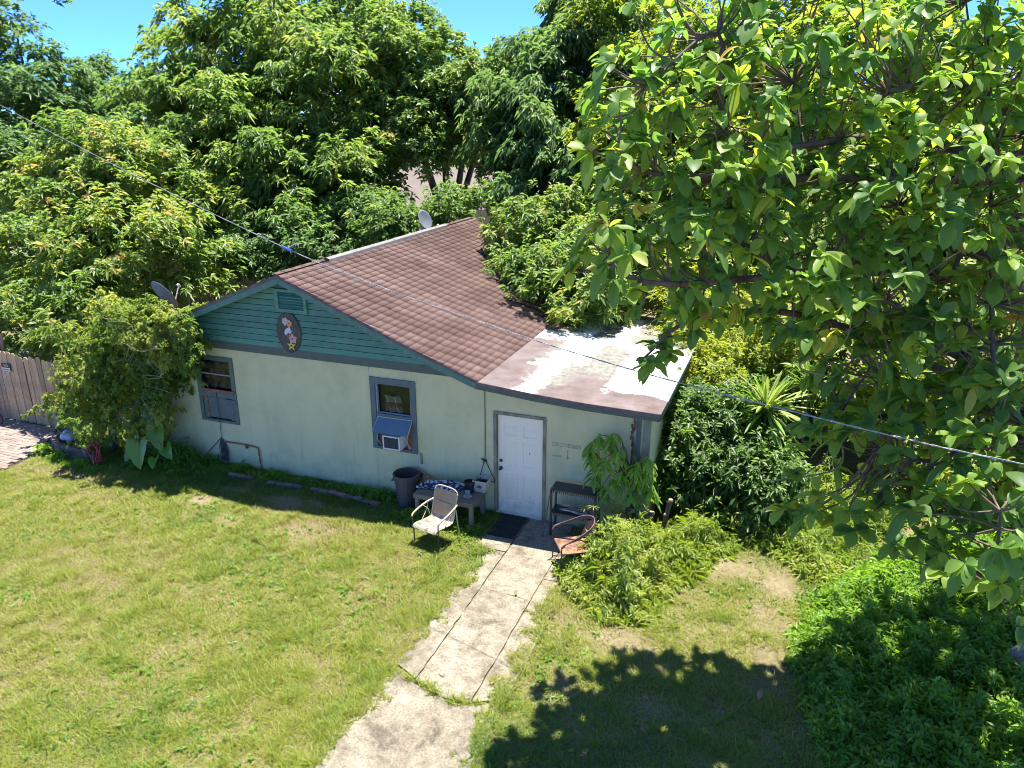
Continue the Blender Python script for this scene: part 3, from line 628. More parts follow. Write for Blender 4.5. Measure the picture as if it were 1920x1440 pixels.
cs = link('door_casing', MB().box(-.075, -.012, -.028, .14, -.05, 2.11).box(.922, .985, -.022, .14, -.05, 2.11).box(-.012, .922, -.025, .14, 2.052, 2.11).mesh('door_casing'), house)
# eave cable, wall conduit, clips, hanging cord
MB().tube([(-.27, -.03, 2.55), (.3, -.03, 2.49), (.82, -.035, 2.43), (1.3, -.035, 2.395), (1.8, -.03, 2.40), (2.4, -.02, 2.43)], .014, 5, 6).build('eave_cable', 'black_rubber', house)
MB().tube([(-.255, -.012, 2.53), (-.25, -.012, 1.8), (-.26, -.012, 1.06)], .011, 5).build('conduit', 'door_casing', house)
MB().tube([(-.26, -.02, 1.08), (-.3, -.05, .9), (-.33, -.1, .74), (-.3, -.16, .66)], .009, 5, 5).tube([(-.25, -.02, 1.05), (-.15, -.03, .85), (-.05, -.045, .66), (-.06, -.05, .62), (-.13, -.06, .63)], .009, 5, 5).build('hanging_cord', 'black_rubber', house)
MB().box(-.30, -.22, -.03, -.002, 1.02, 1.06).box(-.34, -.28, -.026, -.001, 1.05, 1.07).build('cord_clip', 'black_rubber', house)
MB().tube([(-6.62, -.03, .49), (-6.1, -.035, .50), (-5.75, -.035, .48), (-5.69, -.035, .44), (-5.68, -.035, .2), (-5.66, -.035, -.06)], .017, 6, 4).box(-6.02, -5.98, -.06, -.01, .42, .5).build('water_pipe', 'rust', house)
MB().tube([(-6.66, -.045, 2.2), (-6.64, -.04, 1.3), (-6.68, -.03, .55)], .007, 4).build('phone_wire', 'black_rubber', house)
cb = MB()
for i in range(7):
    x = -6.72+.03*i; cb.tube([(-6.68, -.03, .56), (x-.03, -.05, .35), (x, -.06+.01*(i % 2), .02), (x+.02, -.05, .3), (-6.66, -.03, .55)], .009, 4, 4)
cb.tube([(-6.7, -.03, .56), (-6.9, -.06, .35), (-7.05, -.08, .2)], .009, 4, 3); cb.build('coiled_wire', 'black_rubber', house)
MB().tube([(-1.66, -.02, .98), (-1.65, -.02, .74)], .022, 6).build('pipe_stub', 'door_casing', house)
MB().box(2.80, 2.935, -.035, .0, GZ, 2.42).build('corner_board', 'soffit', house); MB().box(2.68, 2.76, -.025, 0, GZ, 2.4).build('corner_board', 'trim_paint', house)
dv = MB(); rs = np.random.RandomState(3)
for i in range(26):
    z0 = 2.35-i*.065; dv.tube([(2.63+rs.uniform(-.04, .04), -.04, z0), (2.63+rs.uniform(-.05, .05), -.07, z0-.12), (2.63+rs.uniform(-.05, .05), -.03, z0-.3)], rs.uniform(.008, .025), 4)
dv.build('dead_creeper', 'twig', house)
MB().box(-2.765, -2.757, -.004, .01, 2.49, 2.70).build('wall_joint', 'door_casing', house)
# stencilled letters
def text_mesh(name, body, size, mat, parent, loc, rot, ext=.001):
    cu = bpy.data.curves.new(name, 'FONT'); cu.body = body; cu.size = size; cu.extrude = ext
    o = bpy.data.objects.new(name, cu); col.objects.link(o); bpy.context.view_layer.update()
    me = bpy.data.meshes.new_from_object(o.evaluated_get(bpy.context.evaluated_depsgraph_get())); bpy.data.objects.remove(o); bpy.data.curves.remove(cu)
    setmat(me, mat); o = link(name, me, parent); o.location = loc; o.rotation_euler = rot; return o
text_mesh('stencilled_lettering', 'DELIVERIES', .115, 'stencil_ink', house, (1.10, -.004, 1.565), (R(90), 0, 0))
MB().box(1.405, 1.418, -.004, -.0015, 1.36, 1.51).add([(1.375, -.004, 1.37), (1.448, -.004, 1.37), (1.411, -.004, 1.31)], [(0, 1, 2)]).build('stencilled_arrow', 'stencil_ink', house)
text_mesh('stencilled_lettering', 'PLEASE', .06, 'stencil_ink', house, (1.10, -.004, 1.345), (R(90), 0, 0))

# ------------------------------------------------------------------ things on and by the house
ac = thing('air_conditioner', 'small white window air conditioner under the blue flap', 'air conditioner', (-2.155, -.33, 1.10))
m = MB(); m.box(-.19, -.165, 0, .36, 0, .29).box(.165, .19, 0, .36, 0, .29).box(-.165, .165, 0, .36, .265, .29).box(-.165, .165, 0, .36, 0, .025).build('case', 'white_plastic', ac)
MB().box(-.165, .165, .02, .34, .025, .265).build('coil', 'grille_dark', ac)
for i in range(11): MB().box(-.164, .164, .010, .014, .036+i*.021, .042+i*.021).build('fin', 'grille_dark', ac)
cu = thing('striped_cloth', 'white and red striped cloth behind the upper pane', 'cloth', (-2.30, .115, 1.74))
m = MB(); N1 = 13
for j in range(9):
    for i in range(N1):
        m.v.append((i/(N1-1)*.38-.19+.01*math.sin(j*1.3), .025*math.sin(i*1.1+j*.4)-.02, j/8*.34+.012*math.sin(i*.9)))
m.f = [(j*N1+i, j*N1+i+1, (j+1)*N1+i+1, (j+1)*N1+i) for j in range(8) for i in range(N1-1)]; m.build('cloth_sheet', 'striped_cloth', cu, True)

pl = thing('wall_plaque', 'dark oval plaque with painted goose and flowers on the teal gable', 'plaque', (-4.55, -.045, 3.235))
prof = [(.285, .425, 0), (.29, .43, .012), (.275, .415, .024), (.24, .38, .02)]; m = MB(); nn_ = 32
for a_, b_, y_ in prof: m.v += [(a_*math.cos(2*math.pi*k/nn_), -y_, b_*math.sin(2*math.pi*k/nn_)) for k in range(nn_)]
m.f = [(i*nn_+k, i*nn_+(k+1) % nn_, (i+1)*nn_+(k+1) % nn_, (i+1)*nn_+k) for i in range(3) for k in range(nn_)]+[tuple(range(3*nn_, 4*nn_))]; m.build('board', 'plaque_board', pl)
def flower(cx, cz, r, n, mat, eye='plaque_board', sharp=.45, lift=.03):
    m = MB(); pts = [(cx+r*(1 if k % 2 == 0 else sharp)*math.cos(math.pi*k/n+.3), -lift, cz+r*(1 if k % 2 == 0 else sharp)*math.sin(math.pi*k/n+.3)) for k in range(2*n)]
    m.v = [(cx, -lift-.014, cz)]+pts; m.f = [(0, 1+k, 1+(k+1) % (2*n)) for k in range(2*n)]; o = m.build('flower', mat, pl)
    MB().lathe([(r*.16, 0), (r*.14, .012), (0.004, .016)], 8).xf(Matrix.Translation((cx, -lift-.006, cz)) @ M90).build('flower_eye', eye, o)
flower(-.05, .23, .095, 6, 'cream', 'petal_orange', .75); flower(.035, .20, .085, 6, 'petal_orange', 'brass', .75, .034)
flower(.09, -.12, .115, 5, 'petal_pink', 'plaque_board', .7); flower(.05, -.27, .12, 5, 'petal_yellow', 'plaque_board', .42, .036); flower(.0, -.06, .06, 5, 'rust', 'petal_orange', .8)
gz = [(.05, .13), (.06, .07), (.085, .055), (.07, .0), (.04, -.02), (.0, .0), (-.03, -.03), (-.07, -.06), (-.1, -.01), (-.07, .06), (-.03, .09), (.02, .115)]
MB().prism(gz[::-1], -.034, -.021).build('goose', 'goose_white', pl)
MB().prism([(.1, -.02), (.15, .0), (.19, .1), (.17, .16), (.13, .06)], -.030, -.021).build('painted_leaf', 'paint_green', pl)
MB().prism([(.06, -.04), (.1, -.03), (.13, .14), (.1, .12)], -.029, -.021).build('painted_stem', 'rust_metal', pl)

def dish(name_label, loc, rot, s, armdir, mount):
    t = thing('satellite_dish', name_label, 'satellite dish', loc)
    m = MB(); n2 = 20
    for r_, d_ in ((.02, .0), (.5, .04), (.85, .11), (1, .15), (1, .165), (.85, .125), (.5, .055), (.02, .015)):
        m.v += [(r_*s*.9*math.cos(2*math.pi*k/n2), r_*s*math.sin(2*math.pi*k/n2), d_*s) for k in range(n2)]
    m.f = [(i*n2+k, i*n2+(k+1) % n2, (i+1)*n2+(k+1) % n2, (i+1)*n2+k) for i in range(7) for k in range(n2)]
    E = rot.to_4x4() if hasattr(rot, 'to_4x4') else rot
    m.xf(E).build('reflector', 'dish_grey', t, True)
    tip = E @ Vector(armdir); low = E @ Vector((0, -s*.95, .12*s))
    MB().tube([low, tip], .016, 6).build('feed_arm', 'metal_grey', t)
    MB().box(-.03, .03, -.05, .05, -.03, .03).xf(Matrix.Translation(tip) @ E).build('receiver', 'white_plastic', t, bevel=.008)
    MB().tube([E @ Vector((0, 0, -.01)), E @ Vector((0, 0, -.1))]+[Vector(q) for q in mount], .022, 6).build('mast', 'metal_grey', t)
def face(d): return Vector(d).normalized().to_track_quat('Z', 'Y').to_matrix().to_4x4()
dish('grey satellite dish standing behind the roof ridge', (-5.25, 7.6, 4.58), face((.85, -.2, .38)), .30, (0, -.32, .42), [(-.06, .0, -.2), (.05, .0, -.42)])
dish('tilted satellite dish above the vine at the low eave', tuple(at(305, 556, 18.6)), face((.2, .82, .5)), .42, (.25, -.2, .6), [(-.1, .15, -.3), (.3, .2, -.9)])

# ---- yard furniture
can = thing('trash_can', 'dark grey round plastic trash can against the wall', 'trash can', (-1.84, -.34, GZ))
MB().lathe([(.19, .0), (.2, .02), (.235, .56), (.25, .57), (.25, .62), (.27, .63), (.275, .70), (.265, .715), (.245, .71), (.235, .6), (.19, .06)], 24).build('body', 'can_plastic', can, False)
for a in (.5, 3.6): MB().tube([(.25*math.cos(a-.25), .25*math.sin(a-.25), .6), (.3*math.cos(a), .3*math.sin(a), .56), (.25*math.cos(a+.25), .25*math.sin(a+.25), .6)], .012, 5, 3).build('handle', 'can_plastic', can)
for a in np.linspace(0, 2*math.pi, 6, endpoint=False): MB().tube([(.203*math.cos(a), .203*math.sin(a), .03), (.237*math.cos(a), .237*math.sin(a), .56)], .007, 4).build('rib', 'can_plastic', can)

tb = thing('low_table', 'grey wooden low table by the front door', 'table', (-.81, -.49, GZ))
for i in range(6): MB().box(-.63, .63, -.345+i*.116, -.345+i*.116+.112, .53, .56).build('plank', 'table_wood', tb, bevel=.003)
MB().box(-.61, .61, -.335, -.315, .46, .529).box(-.61, .61, .32, .34, .46, .529).box(-.63, -.612, -.33, .33, .46, .529).box(.612, .63, -.33, .33, .46, .529).build('apron', 'table_wood', tb)
for sx_ in (-1, 1):
    for sy_ in (-1, 1): MB().box(sx_*.57-.04, sx_*.57+.04, sy_*.285-.035, sy_*.285+.035, 0, .46).build('leg', 'table_wood', tb)
TT_ = GZ+.56
ct = thing('patterned_cloth', 'crumpled white and navy scalloped cloth on the low table', 'cloth', (-1.02, -.36, TT_)); m = MB(); NX, NY = 44, 22
for j in range(NY):
    for i in range(NX):
        x = i/(NX-1)*.86-.43; y = j/(NY-1)*.42-.21
        m.v.append((x+.04*math.sin(y*9), y+x*.12, .012+.03*abs(math.sin(x*26))*abs(math.sin(y*22+x*3))+.07*max(0, 1-((x-.05)/.3)**2-((y-.05)/.2)**2)))
m.f = [(j*NX+i, j*NX+i+1, (j+1)*NX+i+1, (j+1)*NX+i) for j in range(NY-1) for i in range(NX-1)]
def scallop_material():
    mm, n, l, p = base_mat('scallop_cloth'); MATS['scallop_cloth'] = mm
    tc = n.new('ShaderNodeTexCoord'); v = n.new('ShaderNodeTexVoronoi'); v.inputs['Scale'].default_value = 14; l.new(tc.outputs['Object'], v.inputs['Vector'])
    r = ramp(n, [(.42, (.62, .62, .66)), (.55, (.05, .06, .12))]); l.new(v.outputs['Distance'], r.inputs[0]); l.new(r.outputs[0], p.inputs['Base Color']); p.inputs['Roughness'].default_value = .8
scallop_material(); m.build('cloth_sheet', 'scallop_cloth', ct, True)
rd = thing('dark_rod', 'thin dark rod lying across the patterned cloth', 'rod', (-1.02, -.40, TT_+.06)); MB().tube([(-.36, -.1, .0), (.3, .07, .05)], .012, 6).build('shaft', 'black_plastic', rd); MB().lathe([(.02, 0), (.024, .04), (.015, .06)], 8).xf(Matrix.Translation((-.37, -.1, -.02))).build('handle', 'black_plastic', rd)
bp = thing('black_pot', 'round black plastic plant pot on the low table', 'pot', (-.44, -.38, TT_)); MB().lathe([(.075, 0), (.105, .2), (.118, .2), (.118, .225), (.1, .225), (.09, .17)], 18).build('shell', 'black_plastic', bp); MB().lathe([(.088, .165), (.05, .18), (.004, .175)], 12).build('soil', 'soil', bp)
wp = thing('square_planter', 'stained white square planter with soil on the table corner', 'planter', (-.24, -.24, TT_))
m = MB(); q0 = [(-.11, -.1), (.11, -.1), (.11, .1), (-.11, .1)]
rings = [(0, 1.0), (.21, 1.25), (.215, 1.36), (.25, 1.36), (.25, 1.24), (.17, 1.15)]
for z_, s_ in rings: m.v += [(x*s_, y*s_, z_) for x, y in q0]
m.f = [(i*4+k, i*4+(k+1) % 4, i*4+4+(k+1) % 4, i*4+4+k) for i in range(5) for k in range(4)]+[(3, 2, 1, 0)]; m.build('shell', 'cream', wp, bevel=.006)
MB().box(-.125, .125, -.114, .114, .12, .18).build('soil', 'soil', wp); MB().box(-.03, .09, .03, .07, .17, .215).build('trowel_handle', 'black_plastic', wp)
MB().add([(-.06, -.137, .12), (.03, -.139, .1), (.06, -.139, .15), (-.02, -.137, .17)], [(0, 1, 2, 3)]).build('painted_patch', 'paint_green', wp)
cup = thing('printed_tub', 'small blue and white printed tub on a saucer', 'tub', (-.4, -.57, TT_)); MB().lathe([(.04, .012), (.046, .1), (.05, .1), (.05, .11), (.044, .108), (.036, .03)], 16).build('tub_wall', 'cyan_print', cup, True); MB().lathe([(.05, 0), (.085, .008), (.083, .013), (.05, .007)], 18).build('saucer', 'cream', cup, True)
lb = thing('leaning_board', 'old brown board leaning on the wall behind the trash can', 'board', (-1.45, -.08, .36))
MB().box(-.42, .42, -.02, .02, -.14, .14).xf(Matrix.Rotation(R(27), 4, 'Y')).build('plank', 'fence_wood', lb); MB().box(-.42, -.2, -.026, -.021, -.13, .13).xf(Matrix.Rotation(R(27), 4, 'Y')).build('red_end', 'rust_metal', lb)
mat_ = thing('doormat', 'black rubber doormat in front of the white door', 'doormat', (.40, -.50, -.03)); MB().box(-.27, .27, -.43, .43, 0.004, .016).build('pad', 'mat_rubber', mat_, bevel=.005)
rs = np.random.RandomState(5); m = MB()
for i in range(10): m.box(-.25, .25, -.40+i*.085, -.38+i*.085, .0165, .021)
m.build('ribs', 'mat_rubber', mat_)

def patio_chair():
    t = thing('patio_chair', 'tan mesh metal patio armchair on the lawn edge beside the table', 'chair', (-.68, -1.38, GZ), R(-14))
    W = .25
    m = MB()   # sling follows a curved side profile
    prof = [(-.36, .36), (-.30, .405), (-.1, .38), (.1, .36), (.17, .40), (.22, .55), (.27, .72), (.32, .9)]
    P, _ = catmull(np.array([(0, a, b) for a, b in prof], float), np.zeros(len(prof)), 4)
    for split, nm, mt in (((0, 18), 'seat', 'sling_worn'), ((17, len(P)), 'backrest', 'sling')):
        s = MB(); Q = P[split[0]:split[1]]
        for q in Q: s.v += [(-W, q[1], q[2]), (0, q[1]+.012, q[2]-.012), (W, q[1], q[2])]
        for i in range(len(Q)-1): s.f += [(3*i, 3*i+1, 3*i+4, 3*i+3), (3*i+1, 3*i+2, 3*i+5, 3*i+4)]
        s.build(nm, mt, t, True)
    for sx_ in (-1, 1):
        MB().tube([(sx_*(W+.012), q[1], q[2]) for q in P], .013, 6).build('side_rail', 'frame_white', t, True)
        MB().tube([(sx_*(W+.02), .28, .68), (sx_*(W+.06), .1, .66), (sx_*(W+.075), -.12, .62), (sx_*(W+.07), -.28, .58), (sx_*(W+.06), -.32, .54)], .018, 6, 4).build('armrest', 'frame_white', t, True)
        MB().tube([(sx_*(W+.06), -.32, .55), (sx_*(W+.045), -.31, .36), (sx_*(W+.04), -.3, .02), (sx_*(W+.045), -.36, .008)], .012, 6, 3).build('leg', 'frame_black', t)
        MB().tube([(sx_*(W+.03), .24, .6), (sx_*(W+.04), .26, .3), (sx_*(W+.045), .34, .01)], .012, 6, 3).build('leg', 'frame_white', t)
        MB().tube([(sx_*(W+.05), .12, .64), (sx_*(W+.035), .05, .52), (sx_*(W+.02), -.08, .4)], .008, 5, 4).tube([(sx_*(W+.05), .0, .63), (sx_*(W+.03), .1, .52), (sx_*(W+.02), .12, .42)], .008, 5, 4).build('arm_scroll', 'frame_white', t)
    MB().tube([(-W-.012, P[-1][1], P[-1][2]), (-W*.7, P[-1][1]+.012, P[-1][2]+.05), (0, P[-1][1]+.016, P[-1][2]+.06), (W*.7, P[-1][1]+.012, P[-1][2]+.05), (W+.012, P[-1][1], P[-1][2])], .014, 6, 4).build('top_rail', 'frame_white', t, True)
    MB().tube([(-W-.01, .255, .66), (W+.01, .255, .66)], .008, 5).build('back_bar', 'frame_white', t)
    MB().tube([(-W-.045, -.31, .345), (W+.045, -.31, .345)], .012, 6).build('front_bar', 'frame_white', t)
patio_chair()
def rusty_chair():
    t = thing('rusty_chair', 'rusty metal armchair sinking into the weeds beside the walkway', 'chair', (1.93, -1.32, GZ), R(-58))
    W = .27
    m = MB(); NX, NY = 9, 9
    for j in range(NY):
        for i in range(NX): x = (i/(NX-1)*2-1)*W; y = -.27+j/(NY-1)*.5; m.v.append((x, y, .40+.02*(x/W)**2-.02*math.sin(j*.4)+.004*math.sin(i*5.1+j*3.3)))
    m.f = [(j*NX+i, j*NX+i+1, (j+1)*NX+i+1, (j+1)*NX+i) for j in range(NY-1) for i in range(NX-1)]; m.build('seat', 'rust_pale', t, True)
    MB().tube([(-W, -.27, .40), (W, -.27, .40), (W, .23, .4), (-W, .23, .4), (-W, -.27, .4)], .012, 5).build('seat_frame', 'rust_metal', t)
    b = MB(); nb = 14
    for j in range(7):
        for i in range(nb+1):
            a = math.pi*i/nb; x = -W*.9*math.cos(a); y = .2+.1*math.sin(a); h = .43+j/6*(.18+.2*math.sin(a)); b.v.append((x, y+j*.012, h))
    b.f = [(j*(nb+1)+i, j*(nb+1)+i+1, (j+1)*(nb+1)+i+1, (j+1)*(nb+1)+i) for j in range(6) for i in range(nb)]; b.build('backrest', 'rust_pale', t, True)
    for off, rr, nm in ((0, .017, 'arm_hoop'), (.035, .011, 'arm_hoop')):
        MB().tube([(-W-.05, -.3+off, .56), (-W-.06, -.22, .64), (-W-.03, 0, .69+off), (-W*.8, .25, .80+off), (0, .36, .86+off), (W*.8, .25, .80+off), (W+.03, 0, .69+off), (W+.06, -.22, .64), (W+.05, -.3+off, .56)], rr, 6, 6).build(nm, 'rust_metal', t, True)
    for sx_ in (-1, 1):
        MB().tube([(sx_*(W+.05), -.3, .57), (sx_*(W+.03), -.29, .3), (sx_*(W+.02), -.29, .02), (sx_*(W+.02), -.37, .012)], .011, 5).build('leg', 'frame_black', t)
        MB().tube([(sx_*W*.9, .24, .42), (sx_*(W+.02), .3, .02)], .011, 5).build('leg', 'frame_black', t)
    MB().tube([(-W-.02, -.29, .05), (-W-.02, .3, .05)], .009, 5).build('runner', 'frame_black', t)
rusty_chair()
sh = thing('metal_rack', 'black two-shelf metal rack against the wall right of the door', 'rack', (1.68, -.36, GZ))
for z_ in (1.0, .52): 
    s = MB(); s.box(-.43, .43, -.16, .16, z_-.012, z_); s.build('shelf', 'rack_metal', sh, bevel=.004)
    for i in range(22): MB().box(-.42+i*.039, -.42+i*.039+.022, -.168, -.160, z_-.075, z_-.012).build('louvre_tooth', 'rack_metal', sh)
    MB().box(-.43, .43, -.175, -.1685, z_-.03, z_-.002).box(-.43, .43, .160, .168, z_-.09, z_-.002).build('rim', 'rack_metal', sh)
for sx_ in (-1, 1):
    for sy_ in (-1, 1): MB().box(sx_*.42-.018, sx_*.42+.018, sy_*.15-.018, sy_*.15+.018, 0, .985).build('leg', 'rack_metal', sh)
jm = thing('tangled_hose', 'tangled grey hose and sticks heaped on the lower rack shelf', 'hose', (1.72, -.38, GZ+.53)); m = MB(); rs = np.random.RandomState(11)
for i in range(5):
    p = [(rs.uniform(-.36, .36), rs.uniform(-.12, .12), rs.uniform(.01, .1)) for _ in range(5)]; m.tube(p, .012, 5, 5)
m.build('hose_coil', 'metal_grey', jm, True); MB().tube([(-.3, -.1, .06), (.0, -.12, .12), (.3, -.08, .05)], .012, 5, 4).tube([(-.2, .05, .05), (.25, -.05, .11), (.36, -.12, .0)], .01, 5, 4).build('stick', 'twig', jm)
hk = thing('garden_hook', 'bent rusty rod standing in front of the rack', 'rod', (1.26, -.62, GZ)); MB().tube([(.03, .0, 1.06), (.0, 0, .85), (-.06, -.02, .4), (-.09, -.03, .1), (-.08, -.03, 0)], .010, 5, 5).build('shaft', 'rust_metal', hk); MB().tube([(.03, 0, 1.06), (.06, .0, 1.09), (.1, .02, 1.07)], .01, 5, 4).build('hook_end', 'rust_metal', hk)

# brick edging in front of the wall
eg = thing('brick_edging', 'line of old red bricks edging the weed bed along the wall', 'edging'); bk = MB().box(-.1, .1, -.05, .05, -.04, .05).mesh('brick_old', bevel=.006); bk2 = bk.copy(); setmat(bk2, 'brick_red')
path = [(-6.1, -.53), (-5.5, -.5), (-5, -.56), (-4.3, -.52), (-3.55, -.5), (-2.9, -.55), (-2.4, -.6), (-1.95, -.6)]
xs = np.arange(-6.05, -2.25, .212)
for i, x in enumerate(xs):
    if i in (3, 4, 9): continue
    y = np.interp(x, [p[0] for p in path], [p[1] for p in path]); o = link('brick', bk2 if i in (2, 12, 13, 17) else bk, eg); o.location = (x, y+rng.uniform(-.015, .015), GZ+.02+rng.uniform(-.01, .012)); o.rotation_euler = (rng.uniform(-.06, .06), rng.uniform(-.05, .05), rng.uniform(-.12, .12)-.05)
# stone border of the shrub bed at the patio corner
sb = thing('stone_border', 'low stacked border of broken bricks round the shrub bed', 'border')
bpth = [(-11.3, -.45), (-11.05, -.8), (-10.7, -.98), (-10.3, -1.02), (-9.9, -1.03), (-9.55, -1.02)]
for lay in range(3):
    for i in range(13):
        tt_ = (i+.5*(lay % 2))/13*5; a = int(min(tt_, 4.99)); fr = tt_-a; p = np.array(bpth[a])*(1-fr)+np.array(bpth[a+1])*fr
        o = link('stone', bk2 if rng.rand() < .25 else bk, sb); o.location = (p[0], p[1]+lay*.03, GZ+.03+lay*.085); o.rotation_euler = (rng.uniform(-.1, .1), rng.uniform(-.1, .1), math.atan2(bpth[a+1][1]-bpth[a][1], bpth[a+1][0]-bpth[a][0])+rng.uniform(-.2, .2)); o.scale = (1, 1, rng.uniform(.8, 1.1))
hs_ = thing('red_hose', 'coil of red garden hose leaning on the brick border', 'hose', (-9.28, -1.16, GZ)); m = MB()
for i in range(6):
    r_ = .2+.012*i; m.tube([(.55*r_*math.cos(a), .05*math.sin(a*2+i)+.02*i-.05, .33+1.1*r_*math.sin(a)) for a in np.linspace(i, i+2*math.pi, 22)], .016, 5)
m.build('hose_coil', 'red_plastic', hs_, True); MB().tube([(.03, -.06, .4), (.05, -.12, .2), (.12, -.18, .02), (.16, -.25, .012)], .014, 5, 5).build('hose_end', 'rust_pale', hs_, True)
def blob(parent, name, mat, r, seed, sq=(1, 1, 1), amp=.25, sub=3):
    bm = bmesh.new(); bmesh.ops.create_icosphere(bm, subdivisions=sub, radius=1); rs = np.random.RandomState(seed); ph = rs.uniform(0, 6, 9); fr = rs.uniform(1.5, 5.5, 9)
    for v in bm.verts:
        c = v.co; d = 1+amp*(.45*math.sin(fr[0]*c.x+ph[0])*math.sin(fr[1]*c.y+ph[1])+.35*math.sin(fr[2]*c.z+ph[2]+c.x*2)+.2*math.sin(fr[3]*2*c.x+ph[3])*math.sin(fr[4]*2*c.z+ph[4])); v.co = Vector((c.x*d*r*sq[0], c.y*d*r*sq[1], c.z*d*r*sq[2]))
    me = bpy.data.meshes.new(name); bm.to_mesh(me); bm.free(); setmat(me, mat); me.shade_smooth(); return link(name, me, parent)
bag = blob(None, 'plastic_bag', 'white_cloth', .16, 4, (1.2, .9, .75), .4); bag.location = (-10.75, -.62, .24); tag(bag, 'crumpled white plastic bag on the brick border', 'bag')
st1 = blob(None, 'garden_stone', 'stone_grey', .17, 8, (.75, .6, 1.5), .3); st1.location = (3.12, -1.84, .13); tag(st1, 'pointed grey stone poking out of the weeds', 'stone')
st2 = blob(None, 'garden_stone', 'straw', .17, 9, (.8, .7, 1.3), .35); st2.location = (2.66, -1.36, .2); tag(st2, 'straw-coloured stone beside the red rooster ornament', 'stone')
rk = blob(None, 'garden_rock', 'stone_grey', .42, 12, (1, .9, .75), .35); rk.location = (8.95, -1.75, .08); tag(rk, 'big mottled grey rock beyond the ground cover', 'rock')
ro = thing('rooster_ornament', 'tiny red and black rooster ornament in the weeds', 'ornament', (2.47, -1.5, .12))
blob(ro, 'body', 'black_plastic', .085, 3, (1.1, .7, .8), .2).location = (0, 0, .08); blob(ro, 'head', 'black_plastic', .045, 5, (1, .8, 1.1), .1).location = (-.06, -.03, .18)
MB().prism([(-.09, .19), (-.02, .19), (-.01, .27), (-.04, .24), (-.055, .28), (-.075, .24), (-.1, .26)], -.045, -.015).build('comb', 'red_plastic', ro); blob(ro, 'wattle', 'red_plastic', .05, 6, (.8, .6, 1.2), .2).location = (-.03, -.075, .13)
MB().prism([(.05, .08), (.14, .1), (.17, .22), (.1, .2)], -.01, .01).build('tail', 'black_plastic', ro); MB().tube([(0, 0, -.18), (0, 0, .05)], .012, 5).build('stake', 'twig', ro)
# pruned stems
ps = thing('pruned_shrub', 'cluster of sawn-off brown stems rising from the weeds', 'shrub', (3.0, -.25, GZ)); rs = np.random.RandomState(2)
for (x, y, h, dx, r_) in ((-.06, -.05, .78, -.05, .055), (.09, .0, .72, .0, .045), (.22, .1, .98, .17, .045), (.3, .05, .7, .02, .03)):
    s = MB().tube([(x, y, 0), (x+dx*.3+.02, y, h*.4), (x+dx*.8-.01, y, h*.75), (x+dx, y, h)], [r_*1.1, r_, r_*.95, r_], 8, 3).build('stem', 'bark', ps, True)
    MB().lathe([(r_*.97, 0), (r_*.9, .006), (.002, .008)], 8).xf(Matrix.Translation((x+dx, y, h))).build('cut_face', 'straw', s)
lp = thing('weathered_sheet', 'weathered pale sheet leaning at the house corner', 'sheet', (3.1, -.12, GZ)); MB().box(-.11, .11, -.012, .012, 0, .78).xf(Matrix.Rotation(R(-14), 4, 'Y') @ Matrix.Rotation(R(8), 4, 'X')).build('board', 'soffit', lp); MB().box(-.125, -.11, -.016, .016, 0, .8).xf(Matrix.Rotation(R(-14), 4, 'Y') @ Matrix.Rotation(R(8), 4, 'X')).build('edge_strip', 'metal_grey', lp)

# fences
def fence(name_label, A, B, h, wd, mat, seed, lean=.03, rails=True):
    t = thing('wood_fence', name_label, 'fence', (A[0], A[1], GZ), math.atan2(B[1]-A[1], B[0]-A[0])); L = math.hypot(B[0]-A[0], B[1]-A[1]); rs = np.random.RandomState(seed); x = 0
    while x < L:
        w_ = wd*rs.uniform(.85, 1.1); hh = h*rs.uniform(.95, 1.03); t_ = .018
        p = MB().prism([(0, rs.uniform(0, .06)), (w_-.01, rs.uniform(0, .06)), (w_-.012, hh-.05), (w_-.04, hh), (.03, hh), (.002, hh-.05)], 0, t_).xf(Matrix.Rotation(rs.uniform(-lean, lean)*.4, 4, 'Y'))
        o = p.build('board', mat, t); o.location = (x, rs.uniform(-.012, .012), 0); x += w_
    if rails:
        for z_ in (.35, h*.75): MB().box(0, L, .035, .075, z_, z_+.09).build('rail', mat, t)
    return t
fence('grey-brown plank fence with a small sign at the patio', (-16.2, .2), (-11.2, .17), 1.86, .15, 'fence_wood', 4)
fence('tall sunlit plank fence behind the mango tree', (-17.5, 9.6), (-11.0, 9.2), 2.75, .17, 'pale_wood', 5)
sg = thing('warning_sign', 'small black and white no trespassing sign on the plank fence', 'sign', (-13.42, .155, 1.42))
MB().box(-.15, .15, -.004, .004, -.11, .11).build('plate', 'black_plastic', sg); MB().box(-.142, .142, -.0062, -.0042, -.1, -.005).build('white_band', 'white_plastic', sg)
text_mesh('lettering', 'NO', .09, 'white_plastic', sg, (-.06, -.0062, .025), (R(90), 0, 0)); text_mesh('lettering', 'TRESPASSING', .047, 'black_plastic', sg, (-.136, -.008, -.07), (R(90), 0, 0))
shed = thing('shed', 'small red-brown shed wall behind the plank fence', 'shed', (-13.3, 2.2, GZ)); MB().box(-.9, .9, 0, 1.4, 0, 2.3).build('wall', 'shed_red', shed)
for i in range(13): MB().box(-.9+i*.138, -.9+i*.138+.12, -.02, -.001, .05, 2.25).build('plank', 'shed_red', shed)
MB().box(-1.0, 1.0, -.15, 1.5, 2.3, 2.36).build('roof', 'deck_edge', shed)
wo = thing('spare_boards', 'odd boards standing behind the fence top', 'boards', (-15.2, .7, GZ))
for i in range(4): MB().box(i*.26, i*.26+.13, 0, .03, 0, 2.15+.1*(i % 2)).xf(Matrix.Rotation(R(-4+3*i), 4, 'Y')).build('board', 'fence_wood', wo)
bi = thing('kids_bike', 'small red kids bike with blue cloth at the picture edge', 'bicycle', (-14.0, -.28, GZ), R(12))
